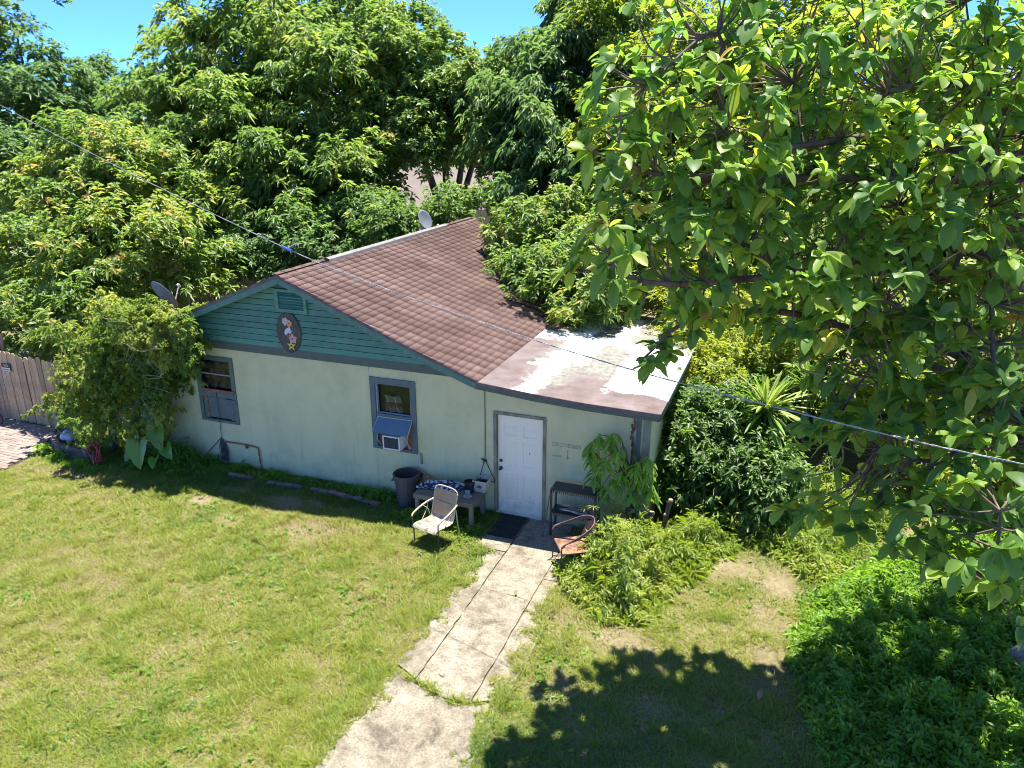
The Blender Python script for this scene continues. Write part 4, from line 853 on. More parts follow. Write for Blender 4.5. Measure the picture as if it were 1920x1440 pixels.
for x in (-.38, .3):
    m = MB().tube([(x+.2*math.cos(a), 0, .2+.2*math.sin(a)) for a in np.linspace(0, 2*math.pi, 25)], .018, 6); wq = m.build('wheel', 'black_rubber', bi, True)
    s = MB()
    for a in np.linspace(0, math.pi, 6, endpoint=False): s.tube([(x+.18*math.cos(a), 0, .2+.18*math.sin(a)), (x-.18*math.cos(a), 0, .2-.18*math.sin(a))], .004, 4)
    s.build('spokes', 'metal_grey', wq)
MB().tube([(-.38, 0, .2), (-.2, 0, .48), (.18, 0, .5), (.3, 0, .2)], .018, 6).tube([(-.2, 0, .48), (-.05, 0, .2), (.18, 0, .5)], .016, 6).tube([(.16, 0, .45), (.2, 0, .68)], .014, 6).build('frame', 'red_plastic', bi)
MB().tube([(.2, -.2, .72), (.2, 0, .68), (.2, .2, .72)], .012, 6, 3).build('handlebar', 'metal_grey', bi); MB().box(-.28, -.1, -.06, .06, .52, .57).build('saddle', 'black_plastic', bi, bevel=.02)
bc = blob(None, 'blue_cloth', 'blue_plastic', .2, 14, (1.3, .8, .5), .5); bc.location = (-13.72, -.28, .72); tag(bc, 'bundle of blue and white cloth hung over the kids bike', 'cloth')

# overhead cable (service drop) with blue splice
cab = thing('overhead_cable', 'thin grey overhead cable sagging across the whole yard', 'cable')
CP = [(-40, 10.4, 14.6), (-23.46, 5.13, 9.97), (-14.50, 2.28, 7.70), (-10.61, 1.04, 6.75), (-7.46, .04, 6.02), (-3.51, -1.22, 5.17), (-1.41, -1.89, 4.82), (.85, -2.61, 4.54), (2.20, -3.04, 4.40), (3.59, -3.48, 4.30), (5.24, -4.0, 4.24), (6.29, -4.34, 4.22), (7.23, -4.64, 4.23), (12, -6.15, 4.35)]
P, _ = catmull(np.array(CP, float), np.zeros(len(CP)), 14); s_ = np.arange(len(P)); off = np.stack([np.cos(s_*1.1), np.sin(s_*1.1)*.4, np.sin(s_*1.1)], 1)*.005
MB().tube(P+off, .0052, 5).build('conductor', 'cable_grey', cab, True); MB().tube(P-off, .0048, 5).build('conductor', 'cable_grey', cab, True)
MB().tube([(-3.66, -1.17, 5.20), (-3.40, -1.255, 5.145)], .026, 8).build('splice', 'blue_plastic', cab); MB().tube([(-3.5, -1.22, 5.19), (-3.35, -1.24, 5.27), (-3.2, -1.25, 5.29)], .01, 5).build('tail_wire', 'cable_grey', cab)

# neighbour's house beyond the trees
nh = thing('neighbour_house', 'low house with brown-grey roof glimpsed beyond the trees', 'house', (-13.5, 27, GZ)); MB().box(-7, 7, 0, 8, 0, 2.75).build('wall', 'neighbour_wall', nh)
m = MB(); e0 = 2.75; m.add([(-7.6, -.6, e0), (7.6, -.6, e0), (7.6, 8.6, e0), (-7.6, 8.6, e0), (-4.5, 4, 4.7), (4.5, 4, 4.7)], [(0, 1, 5, 4), (1, 2, 5), (2, 3, 4, 5), (3, 0, 4), (3, 2, 1, 0)]); m.build('roof', 'neighbour_roof', nh); MB().box(-7.62, 7.62, -.64, -.61, e0-.12, e0+.03).build('fascia', 'neighbour_wall', nh)
for x in (-4, 2.5): wq = MB().box(x, x+1.4, -.03, -.005, 1, 2.2).build('window', 'trim_paint', nh); MB().box(x+.08, x+1.32, -.045, -.032, 1.08, 2.12).build('pane', 'dark_void', wq)

# ------------------------------------------------------------------ vegetation
def trunk_tubes(parent, base, tips, r0, fork, seed, mat='bark', nm='limb'):
    rs = np.random.RandomState(seed); base = np.array(base, float); F = base+np.array([rs.uniform(-.2, .2), rs.uniform(-.2, .2), fork])
    MB().tube([base-[0, 0, .1], base+(F-base)*.5+rs.normal(size=3)*.06, F], [r0*1.35, r0, r0*.85], 9, 4).build('trunk', mat, parent, True)
    for tp in tips:
        tp = np.array(tp); mid = F+(tp-F)*.5+np.array([0, 0, .12*np.linalg.norm(tp-F)])+rs.normal(size=3)*.15
        MB().tube([F-[0, 0, .1], mid, tp], [r0*.6, r0*.32, r0*.1], 6, 4).build(nm, mat, parent, True)
def sph(rs, n): return unit(rs.normal(size=(n, 3)))
def crown_points(rs, lobes, nclump, per, clump_r, squash=.8, inner=.25):
    """leaf tips gathered in clumps on the lobes' outer shells -> uneven outline, bright caps and dark gaps"""
    w_ = np.array([l[3]**2 for l in lobes]); w_ /= w_.sum(); C = []; A = []; T = []
    for li in rs.choice(len(lobes), nclump, p=w_):
        x, y, z_, r = lobes[li][:4]; d = sph(rs, 1)[0]; d[2] = d[2]*.8+.12; d /= np.linalg.norm(d)
        rad = r*(rs.uniform(.35, .8) if rs.rand() < inner else rs.uniform(.82, 1.1)); c = np.array([x, y, z_])+d*rad*np.array([1, 1, squash])
        u_ = rs.uniform(.4, 1.6); cr = clump_r*u_; k = max(6, int(per*u_*rs.uniform(.7, 1.3))); q = sph(rs, k); q[:, 2] = np.abs(q[:, 2])*1.2-.45; q += d*.35; q = unit(q)
        C.append(c+q*cr*rs.uniform(.35, 1.15, k)[:, None]*np.array([1, 1, .85])+rs.normal(0, .12, (k, 3))); A.append(unit(q*.55+d*.25+np.array([0, 0, .8]))); T.append(np.full(k, rs.rand()))
    return np.vstack(C), np.vstack(A), np.concatenate(T)
def tree(name, label, lobes, base, nclump, per, nl, L, W, mat, seed, clump_r=.6, droop=.4, fork=2.0, r0=.2, tint=(.15, .75), group='trees behind the house', cat='tree', tipsn=6, warm=0.0, spread=1.0):
    rs = np.random.RandomState(seed); t = thing(name, label, cat, (0, 0, 0), 0, group)
    nclump = int(nclump*1.35); L *= 1.02; W *= 1.12; per = int(per*1.1); nl = nl+1
    C, A, T = crown_points(rs, lobes, nclump, per, clump_r); C[:, 2] = np.maximum(C[:, 2], .1)
    tint0 = np.clip(tint[0]+.08+(tint[1]-tint[0])*(.55*T+.45*rs.rand(len(T)))+np.where(rs.rand(len(T)) < warm, rs.uniform(.2, .45, len(T)), 0), 0, 1)
    P, D, N, Ls, Ws, dr, tt, ix = rosettes(C, A, nl, rs, L, W, droop, spread, tint0, .2)
    tt = np.clip(tt+rs.normal(0, .09, len(tt)), 0, 1)
    V, F, TT = leaf4(P, D, N, Ls, Ws, dr, .2, tt)
    o = link('crown', fastmesh('crown', V, F, mat, TT), t); o['kind'] = 'stuff'
    big = sorted(lobes, key=lambda q: -q[3])[:tipsn]
    trunk_tubes(t, base, [(l[0], l[1], l[2]) for l in big], r0, fork, seed)
    return t, len(F)
def L_(u, v, d, r): p = at(u, v, d); return (p[0], p[1], p[2], r)
NT = 0
GA = 'trees behind the house'
tree('tall_tree', 'tall tree with open ragged top at the upper left corner', [L_(30, 60, 33, 2.4), L_(10, 170, 32, 2.2), L_(95, 180, 34, 1.6), L_(60, 270, 32, 2.2), L_(-60, 200, 31, 2.5), L_(0, 330, 30, 2.2)], (-26, 12.5, GZ), 70, 26, 9, .34, .085, 'deep_leaf', 21, .75, tint=(.1, .7), r0=.3, fork=3, group=GA)
tree('mango_tree', 'orange-tipped mango tree with layered crown beside the plank fence', [L_(200, 300, 23.5, 1.6), L_(100, 370, 23, 1.5), L_(300, 390, 23, 1.5), L_(70, 500, 22, 1.5), L_(210, 470, 21.5, 1.8), L_(330, 500, 22.5, 1.2), L_(50, 590, 21, 1.2), L_(170, 590, 20.5, 1.2), L_(150, 290, 24, 1.2)], (-15.0, 5.6, GZ), 125, 24, 10, .27, .068, 'mango_leaf', 22, .55, tint=(.32, .84), warm=.06, r0=.22, group=GA)
tree('slim_tree', 'slim dark conical tree standing against the sky', [L_(200, 120, 38, .9), L_(195, 160, 38, 1.2), L_(200, 215, 38, 1.5), L_(215, 280, 37, 1.8), L_(130, 250, 38, 1.8)], (-29, 19, GZ), 55, 24, 8, .3, .085, 'deep_leaf', 23, .65, tint=(.15, .6), r0=.22, group=GA)
tree('spreading_tree', 'broad dense tree with drooping leaves at centre left', [L_(420, 120, 30, 2.8), L_(530, 60, 30, 2.8), L_(610, 180, 29, 2.8), L_(340, 250, 29, 2.4), L_(460, 290, 28, 2.8), L_(600, 330, 27.5, 2.4), L_(400, 400, 27, 1.8), L_(520, 430, 26.5, 1.8), L_(350, 170, 31, 1.2), L_(300, 330, 28, 1.6), L_(660, 60, 31, 2.2)], (-14.5, 13.2, GZ), 250, 26, 10, .35, .07, 'mango_leaf', 24, .75, droop=.55, tint=(.12, .8), r0=.32, fork=2.6, group=GA)
tree('rounded_tree', 'rounded leafy tree rising straight behind the roof ridge', [L_(740, 120, 30, 2.4), L_(830, 175, 29.5, 2.6), L_(930, 185, 29, 2.0), L_(750, 225, 28.5, 1.7), L_(880, 230, 28, 1.6), L_(680, 330, 27, 1.2), L_(985, 290, 27.5, 1.2), L_(830, 215, 30, 1.7), L_(775, 285, 28, .9), L_(905, 285, 28, .8)], (-8.5, 16, GZ), 190, 26, 10, .26, .085, 'mango_leaf', 25, .7, droop=.3, tint=(.12, .8), r0=.3, fork=2.8, group=GA)
tree('upright_tree', 'upright tree with feathery top right of the roof ridge', [L_(1020, 100, 27, 1.1), L_(1090, 130, 26.5, 1.9), L_(1030, 230, 26, 2.0), L_(1120, 270, 25.5, 2.0), L_(990, 340, 25.5, 1.3), L_(1060, 370, 24.5, 1.6), L_(1130, 40, 27, 1.6)], (-2.8, 13.8, GZ), 130, 24, 10, .34, .062, 'deep_leaf', 26, .65, droop=.7, tint=(.15, .8), r0=.26, group=GA)
tree('overhanging_tree', 'bushy tree spilling leaves over the right edge of the shingle roof', [L_(1015, 410, 21.5, .9), L_(985, 490, 20, .55), L_(1065, 500, 19.5, .9), L_(1030, 555, 18.3, .4), L_(1120, 555, 18.5, .75), L_(1090, 440, 21, 1.2), L_(1075, 585, 17.6, .28), L_(1160, 480, 20, 1.3), L_(945, 440, 21, .35)], (.6, 8.2, GZ), 105, 26, 10, .22, .058, 'mango_leaf', 27, .42, tint=(.3, .85), r0=.2, fork=2.5, group=GA)
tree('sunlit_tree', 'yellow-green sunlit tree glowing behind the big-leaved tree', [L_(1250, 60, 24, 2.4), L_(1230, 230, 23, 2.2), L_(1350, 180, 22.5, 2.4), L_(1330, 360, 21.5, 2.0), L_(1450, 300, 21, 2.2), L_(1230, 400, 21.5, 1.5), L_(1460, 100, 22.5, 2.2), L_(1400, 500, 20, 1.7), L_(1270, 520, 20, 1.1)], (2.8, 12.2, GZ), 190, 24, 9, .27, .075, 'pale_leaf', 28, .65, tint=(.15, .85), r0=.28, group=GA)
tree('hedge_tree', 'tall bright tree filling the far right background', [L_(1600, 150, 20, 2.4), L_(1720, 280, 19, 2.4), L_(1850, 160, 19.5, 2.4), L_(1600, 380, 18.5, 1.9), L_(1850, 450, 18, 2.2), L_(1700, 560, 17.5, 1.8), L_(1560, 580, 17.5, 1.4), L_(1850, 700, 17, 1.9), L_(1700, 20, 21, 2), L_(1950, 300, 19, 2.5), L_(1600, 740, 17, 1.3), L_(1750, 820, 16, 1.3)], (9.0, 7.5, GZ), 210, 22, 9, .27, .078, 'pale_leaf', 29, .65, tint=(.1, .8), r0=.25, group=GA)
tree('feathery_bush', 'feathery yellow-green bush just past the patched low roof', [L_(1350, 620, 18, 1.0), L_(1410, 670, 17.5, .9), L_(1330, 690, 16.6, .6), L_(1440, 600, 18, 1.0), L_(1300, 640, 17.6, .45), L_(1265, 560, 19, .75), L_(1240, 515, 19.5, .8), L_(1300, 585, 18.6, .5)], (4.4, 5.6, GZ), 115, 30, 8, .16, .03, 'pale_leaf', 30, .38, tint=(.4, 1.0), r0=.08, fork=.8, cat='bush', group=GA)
tree('shade_bush', 'dark glossy bush hugging the right wall of the house', [L_(1275, 760, 15.6, .5), L_(1300, 830, 15.2, .65), L_(1360, 790, 15.8, .8), L_(1330, 900, 15, .6), L_(1400, 870, 14.9, .7), L_(1440, 900, 14.6, .55), L_(1275, 880, 14.9, .4)], (3.9, 2.4, GZ), 90, 26, 8, .17, .05, 'mango_leaf', 31, .36, tint=(.0, .6), r0=.06, fork=.5, cat='bush', group=GA)
tree('low_thicket', 'leafy thicket under the trees left of the roof', [L_(600, 460, 25, 1.2), L_(500, 480, 25.5, 1.3), L_(700, 420, 26, 1.2), L_(470, 420, 27, 1.4)], (-11.8, 10.6, GZ), 70, 24, 9, .25, .07, 'deep_leaf', 32, .5, tint=(.1, .75), r0=.08, fork=.6, cat='bush', group=GA)
tree('back_bush', 'sparse bush behind the ridge beside the satellite dish', [L_(760, 430, 23.5, .55), L_(850, 400, 24, .6), L_(720, 425, 24, .8), L_(890, 375, 25, .7), L_(690, 400, 26, .8)], (-6.6, 11.4, GZ), 45, 20, 8, .22, .06, 'mango_leaf', 33, .4, tint=(.1, .7), r0=.05, fork=.6, cat='bush', group=GA)
# far woods: one mass closing the view under the horizon
rs = np.random.RandomState(40); lob = []
for x in np.arange(-85, 45, 3.6):
    yy = 50+rs.uniform(-4, 6)+abs(x+15)*.05; lob += [(x+rs.uniform(-1, 1), yy, rs.uniform(5.2, 7.4), rs.uniform(3.0, 3.8)), (x, yy-3, 2.2, 3.4)]
C, A, T = crown_points(rs, lob, 1500, 14, 1.2); P, D, N, Ls, Ws, dr, tt, ix = rosettes(C, A, 5, rs, .9, .36, .4, 1.0, .2+.5*T, .3); V, F, TT = leaf4(P, D, N, Ls, Ws, dr, .15, tt)
tag(link('far_woods', fastmesh('far_woods', V, F, 'mango_leaf', TT)), 'far-off belt of woods closing the view', 'woods', kind='stuff')
lob = []
for x in np.arange(-36, 16, 1.9): lob.append((x, 19.5+rs.uniform(-1.5, 1.5)-abs(x+8)*.06, rs.uniform(.8, 2.2)*(.4 if -13 < x < -3 else 1), rs.uniform(1.3, 1.9)*(.75 if -13 < x < -3 else 1)))
for x in np.arange(-32, -16, 1.6): lob.append((x, 8+rs.uniform(-2, 2), rs.uniform(.8, 2.0), rs.uniform(1.2, 1.8)))
for x in np.arange(5, 17, 1.5): lob.append((x, 6.5+rs.uniform(-1.2, 1.2), rs.uniform(.6, 1.8), rs.uniform(.9, 1.4)))
lob = [q for q in lob if not (-21 < q[0] < -5 and q[1] > 26)]
C, A, T = crown_points(rs, lob, 620, 20, .6); C[:, 2] = np.maximum(C[:, 2], .05); P, D, N, Ls, Ws, dr, tt, ix = rosettes(C, A, 7, rs, .33, .11, .5, 1.0, .05+.65*T, .2); V, F, TT = leaf4(P, D, N, Ls, Ws, dr, .15, tt)
tag(link('undergrowth', fastmesh('undergrowth', V, F, 'mango_leaf', TT)), 'leafy undergrowth filling in beneath the trees', 'undergrowth', kind='stuff')

# ---- the big-leaved tree on the right
def big_tree():
    rs = np.random.RandomState(51); t = thing('broadleaf_tree', 'huge near tree with big glossy drooping leaves at right', 'tree')
    lobes = [L_(1150, 270, 8.35, .45), L_(1200, 160, 8.45, .6), L_(1140, 440, 8.35, .5), L_(1240, 330, 8.55, .8), L_(1220, 510, 8.45, .55), L_(1320, 90, 8.95, 1.0), L_(1370, 260, 8.85, 1.0), L_(1350, 440, 8.75, .8),
             L_(1330, 560, 9.4, .5), L_(1500, 120, 9.35, 1.15), L_(1520, 320, 9.25, 1.1), L_(1490, 500, 9.15, .95), L_(1470, 600, 9.8, .42), L_(1680, 160, 9.15, 1.2), L_(1690, 380, 8.95, 1.1), L_(1630, 550, 8.95, .95),
             L_(1850, 120, 9.4, 1.2), L_(1840, 330, 9.2, 1.1), L_(1800, 510, 9.2, 1.0), L_(1610, 680, 9.6, .7), L_(1750, 670, 9.4, .85), L_(1880, 660, 9.0, .9), L_(1595, 800, 9.8, .55), L_(1505, 930, 9.8, .34),
             L_(1640, 840, 9.4, .7), L_(1780, 850, 9.0, .75), L_(1900, 850, 8.6, .8), L_(1580, 940, 9.4, .38), L_(1740, 970, 8.4, .42), L_(1860, 990, 8.0, .55), L_(1890, 1100, 7.9, .42), L_(1235, 665, 9.6, .16), L_(1290, 610, 9.4, .3)]
    # the crown goes on above and behind the picture: it throws the shade on the lawn and the ground cover
    lobes += [(8.4, -.2, 9.2, .8), (8.9, 0.6, 7.4, 1.0), (7.4, .3, 8.0, .7), (9.5, -2.0, 7.8, 1.0), (7.6, .5, 6.0, .8), (9.6, -.6, 5.5, 1.0), (8.8, 1.6, 4.6, 1.0), (6.8, -.8, 8.6, .7), (9.2, -3.4, 7.2, .9)]
    C, A = [], []
    for (x, y, z_, r) in lobes:
        k = max(9, int((52 if z_ > 5.5 else 60)*r**2)); d = sph(rs, k); d[:, 2] = d[:, 2]*.85+.15; d = unit(d); rad = r*np.where(rs.rand(k) < .22, rs.uniform(.3, .8, k), rs.uniform(.8, 1.15, k))
        C.append(np.array([x, y, z_])+d*rad[:, None]); A.append(unit(d*.7+np.array([0, 0, .75])+rs.normal(size=(k, 3))*.25))
    C = np.vstack(C); A = np.vstack(A)
    # keep tips apart so each rosette reads by itself
    keep = []; grid = {}
    for i in rs.permutation(len(C)):
        q = tuple(np.floor(C[i]/.3).astype(int)); ok = True
        for a in (-1, 0, 1):
            for b in (-1, 0, 1):
                for c in (-1, 0, 1):
                    for j in grid.get((q[0]+a, q[1]+b, q[2]+c), ()):
                        if np.sum((C[i]-C[j])**2) < .034: ok = False
        if ok: keep.append(i); grid.setdefault(q, []).append(i)
    C = C[keep]; A = A[keep]
    tint0 = np.clip(rs.beta(2, 2, len(C))*.95+np.where(rs.rand(len(C)) < .06, .35, 0), 0, 1)
    P, D, N, Ls, Ws, dr, tt, ix = rosettes(C, A, 9, rs, .285, .145, .36, 1.2, tint0, .06)
    tt = np.clip(tt*.8+rs.normal(0, .1, len(tt))+np.where(rs.rand(len(tt)) < .025, .35, 0), 0, 1)
    Ls *= rs.uniform(.6, 1.15, len(Ls)); Ws *= rs.uniform(.8, 1.15, len(Ws)); dr *= rs.uniform(.2, 1.9, len(dr))
    v = P-CAM; dep = v@FW; u = 960+FPX*(v@RT)/dep; vv = 720-FPX*(v@UP)/dep
    score = np.where((u > 0) & (u < 1920) & (vv > 0) & (vv < 1440), Ls/dep, 0)
    big = np.argsort(-score)[:300]; rest = np.setdiff1d(np.arange(len(P)), big)
    V, F, TT = leaf_big(P[rest], D[rest], N[rest], Ls[rest], Ws[rest], dr[rest], .16, tt[rest])
    cr = link('crown', fastmesh('crown', V, F, 'broad_leaf', TT, True), t); cr['kind'] = 'stuff'
    for i in big:
        V, F, TT = leaf_big(np.zeros((1, 3)), D[i:i+1], N[i:i+1], Ls[i:i+1], Ws[i:i+1], dr[i:i+1], .16, tt[i:i+1])
        o = link('leaf', fastmesh('leaf', V, F, 'broad_leaf', TT, True), cr); o.location = P[i]
    # wood: trunk, main limbs to the lobes, twigs to the rosettes
    base = np.array([9.7, -.3, GZ]); fk = np.array([8.4, -.5, 3.2])
    MB().tube([base-[0, 0, .2], base+[-.1, 0, .9], fk, [8.2, -.7, 5.2], [7.9, -.9, 7.4], [7.6, -1.0, 9.2]], [.42, .30, .25, .2, .14, .06], 10, 4).build('trunk', 'bark', t, True)
    nodes = [np.array([[9.7, -.3, 0], [8.4, -.5, 3.2], [8.2, -.7, 5.2], [7.9, -.9, 7.4], [7.6, -1.0, 9.2]])]
    starts = [(fk, .075), (np.array([8.2, -.7, 5.2]), .07), (np.array([8.0, -.85, 6.6]), .06)]
    groups = [[22, 19], [24, 25], [29, 30], [12, 15, 20], [8, 7, 11], [4, 2], [3, 0], [1, 5, 6], [9, 10, 13], [14, 17, 18], [16, 21, 26], [31, 32, 12], [33, 34, 35], [40, 37, 36]]
    LP = []
    for gi, g_ in enumerate(groups):
        pts = [np.array(lobes[k][:3]) for k in g_][::-1]; pts.sort(key=lambda q: -q[0]); far = pts[-1]
        st = min(starts, key=lambda s: abs(s[0][2]+.8-pts[0][2])); chain = [st[0]]
        d0 = (pts[0]-st[0]); chain.append(st[0]+d0*.5+np.array([0, 0, .25])+rs.normal(size=3)*.12); chain += [p+rs.normal(size=3)*.1 for p in pts]
        Pc, rc = catmull(np.array(chain), np.linspace(st[1], .012, len(chain)), 6); MB().tube(Pc, rc, 7).build('limb', 'bark', t, True); LP.append(Pc)
    LPa = np.vstack(LP+[catmull(nodes[0], np.zeros(5), 6)[0]])
    tw = MB(); vis = (C-CAM)@FW
    for i in range(len(C)):
        dd = np.linalg.norm(LPa-C[i]-np.array([.2, 0, -.2]), axis=1); j = np.argmin(dd); s0 = LPa[j]; Lq = np.linalg.norm(C[i]-s0)
        if Lq > 2.6: s0 = C[i]+(s0-C[i])/Lq*2.2
        mid = (s0+C[i])*.5-A[i]*.16*Lq+rs.normal(size=3)*.07*Lq
        Pc, rc = catmull(np.array([s0, mid, C[i]-A[i]*.08, C[i]]), np.array([.016, .011, .007, .005]), 3); tw.tube(Pc, rc, 4, cap=False)
    o = tw.build('twigs', 'twig', t, True); o['kind'] = 'stuff'
    # bare looping vines that hang in the crown
    vn = MB()
    for i in range(16):
        p0 = at(rs.uniform(1540, 1900), rs.uniform(420, 820), rs.uniform(9, 9.8)); vn.tube([p0, p0+[rs.uniform(-.3, .3), rs.uniform(-.1, .1), -.35], p0+[rs.uniform(-.6, .6), rs.uniform(-.2, .2), -.75], p0+[rs.uniform(-.8, .8), rs.uniform(-.2, .2), -.5+rs.uniform(-.5, .3)]], .011, 5, 6)
    vn.build('hanging_vine', 'vine_stem', t, True)
    return len(C)
NR = big_tree()

# ---- vine-smothered shrub at the left corner
def vine_shrub():
    rs = np.random.RandomState(61); t = thing('vine_shrub', 'mound of small-leaved vine smothering the left corner of the house', 'shrub')
    lobes = [(-8.3, -.25, 2.3, .62), (-8.9, -.2, 2.1, .85), (-9.6, -.1, 1.7, .95), (-9.0, -.5, 1.1, .85), (-9.9, -.35, .95, .8), (-10.6, -.1, 1.1, .75), (-8.1, -.3, 1.75, .5), (-7.75, -.2, 2.55, .4), (-8.4, .1, 2.85, .5), (-10.3, .1, 1.75, .6), (-8.6, -.45, .55, .6), (-9.2, .4, 2.5, .7), (-7.45, -.3, 2.85, .25), (-10.9, .05, .65, .5), (-9.1, .3, 2.95, .45), (-7.3, -.36, 2.95, .36), (-6.95, -.34, 2.72, .27), (-7.5, -.3, 2.35, .36), (-8.0, .2, 3.2, .35), (-8.6, -.25, 3.0, .6), (-9.4, .0, 2.65, .8), (-10.2, .2, 2.2, .8), (-8.05, -.3, 2.75, .5), (-8.1, -.4, 1.2, .5), (-7.85, -.35, 2.1, .42), (-10.7, .1, 1.6, .6), (-9.7, .3, 3.0, .5), (-7.95, -.4, 1.6, .4)]
    lobes += [(-7.0, -.42, 3.2, .3), (-7.6, -.45, 3.15, .4), (-8.3, -.4, 3.1, .5), (-6.85, -.4, 2.9, .22)]
    big = list(lobes); lobes = [(x, y, z_, r*.86) for x, y, z_, r in big]
    for i in range(70):
        l0 = big[rs.randint(len(big))]; d = sph(rs, 1)[0]; d[1] = -abs(d[1])*.7; d[2] = d[2]*.8+.2; d = d/np.linalg.norm(d); p = np.array(l0[:3])+d*l0[3]*rs.uniform(.85, 1.2); lobes.append((p[0], p[1], p[2], rs.uniform(.12, .32)))
    C = []; A = []
    for (x, y, z_, r) in lobes:
        k = int((420 if r > .33 else 650)*r*r); d = sph(rs, k); rad = r*rs.uniform(.6, 1.12, k)*(1+.24*np.sin(d[:, 0]*7+x*3)*np.sin(d[:, 2]*6+y)); C.append(np.array([x, y, z_])+d*rad[:, None]); A.append(unit(d+np.array([0, -.1, .4])))
    # trailing ends hanging past the window and lying on the roof edge
    for i in range(26):
        x = rs.uniform(-7.75, -6.95); z0 = rs.uniform(2.35, 3.0); k = rs.randint(14, 40); ln = rs.uniform(.3, .95)*(1 if x < -7.2 else .45); s = np.linspace(0, 1, k)
        C.append(np.stack([x+.05*np.sin(s*9+i)+rs.normal(0, .03, k), -.14+rs.normal(0, .04, k), z0-s*ln], 1)); A.append(unit(rs.normal(size=(k, 3))+np.array([0, -1, .3])))
    for i in range(14):
        x = rs.uniform(-8.9, -7.0); k = 40; s = np.linspace(0, 1, k); xx = x+s*rs.uniform(.1, .5); C.append(np.stack([xx+rs.normal(0, .04, k), -.28+s*rs.uniform(.1, .9), roofz(xx)+.07+rs.normal(0, .03, k)], 1)); A.append(unit(rs.normal(size=(k, 3))*.6+np.array([0, -.2, 1])))
    for i in range(230):
        l0 = lobes[rs.randint(len(lobes))]; d = sph(rs, 1)[0]; d[1] = -abs(d[1])*.8; d[2] = abs(d[2])*.9; k = rs.randint(8, 20); s = np.linspace(0, 1, k)[:, None]; d2 = unit(d+rs.normal(size=3)*.6); ln = rs.uniform(.15, .5)
        C.append(np.array(l0[:3])+d*l0[3]*.98+d2*s*ln+np.array([0, 0, -.5])*s*s*ln+rs.normal(0, .015, (k, 3))); A.append(unit(np.tile(d2, (k, 1))+rs.normal(size=(k, 3))*.7+np.array([0, 0, .3])))
    C = np.vstack(C); A = np.vstack(A); ok = C[:, 2] > GZ+.02; inside = (C[:, 0] > HX0) & (C[:, 1] > -.03) & (C[:, 2] < roofz(C[:, 0])+.0); ok &= ~inside; C = C[ok]; A = A[ok]
    cl = fbm(C[:, 0]*1.0+C[:, 2]*.7, C[:, 2], 1.6, 5)
    P, D, N, Ls, Ws, dr, tt, ix = rosettes(C, A, 5, rs, .1, .058, .35, 1.2, np.clip(cl*1.05+rs.normal(0, .12, len(C)), 0, 1), .07); V, F, TT = leaf5(P, D, N, Ls, Ws, dr, .15, tt)
    o = link('foliage', fastmesh('foliage', V, F, 'vine_leaf', TT), t); o['kind'] = 'stuff'
    s = MB()
    for i in range(34):
        l0 = lobes[rs.randint(len(lobes))]; d = sph(rs, 1)[0]; d[1] = -abs(d[1]); p0 = np.array(l0[:3])+d*l0[3]*1.03; s.tube([p0, p0+[rs.uniform(-.3, .3), -.1, rs.uniform(-.05, .25)], p0+[rs.uniform(-.6, .6), -.12, rs.uniform(-.35, .2)], p0+[rs.uniform(-.8, .8), -.08, rs.uniform(-.7, .1)]], .008, 4, 4)
    o = s.build('runners', 'vine_stem', t, True); o['kind'] = 'stuff'
    MB().tube([(-8.6, -.5, GZ), (-8.65, -.45, .6), (-8.8, -.3, 1.3)], [.14, .1, .06], 7, 4).build('stem', 'bark', t, True)
    MB().tube([(-9.6, -.4, GZ), (-9.6, -.3, .7), (-9.5, -.1, 1.4)], [.1, .07, .05], 6, 4).build('stem', 'bark', t, True)
vine_shrub()

# ---- leafy plants as things with separate leaves
def leaf_object(parent, P, D, N, L, W, droop, tint, mat, nm='leaf', fold=.15):
    V, F, TT = leaf_big(np.zeros((1, 3)), unit(np.array([D], float)), unit(np.array([N], float)), np.array([L]), np.array([W]), np.array([droop]), fold, np.array([tint]))
    o = link(nm, fastmesh(nm, V, F, mat, TT, True), parent); o.location = P; return o
def sapling():
    rs = np.random.RandomState(71); t = thing('wall_sapling', 'young tree with drooping fresh leaves against the house wall', 'sapling', (2.68, -.22, GZ))
    MB().tube([(0, 0, 0), (-.04, -.02, .6), (-.02, 0, 1.15)], [.045, .04, .03], 7, 4).build('trunk', 'bark', t, True)
    tips = [(-.62, -.1, 2.12), (-.72, -.05, 1.75), (-.35, -.15, 2.2), (-.45, -.2, 1.75), (-.12, -.2, 1.55), (.12, -.12, 1.45), (-.3, -.2, 1.35), (.28, -.05, 1.5), (-.68, -.1, 1.45), (.05, -.25, 1.2), (-.5, -.15, 1.15), (-.2, -.2, 1.95), (.3, -.15, 1.85), (.1, -.2, 1.75), (.4, -.1, 1.25), (-.75, -.12, 1.95)]
    for tp in tips:
        tp = np.array(tp); MB().tube([(-.02, 0, 1.1), tp*.55+np.array([0, 0, .72])+[0, 0, .1], tp], [.02, .013, .007], 5, 4).build('branch', 'twig', t, True)
        for k in range(26):
            a = rs.uniform(0, 6.28); D = np.array([math.cos(a)*.8, math.sin(a)*.5-.25, -.3]); leaf_object(t, tp-[0, 0, .03*k*.3], D, np.array([D[0]*.3, D[1]*.3-.2, 1]), rs.uniform(.14, .25), rs.uniform(.045, .065), rs.uniform(.2, .9), rs.uniform(.35, .95), 'cover_leaf')
sapling()
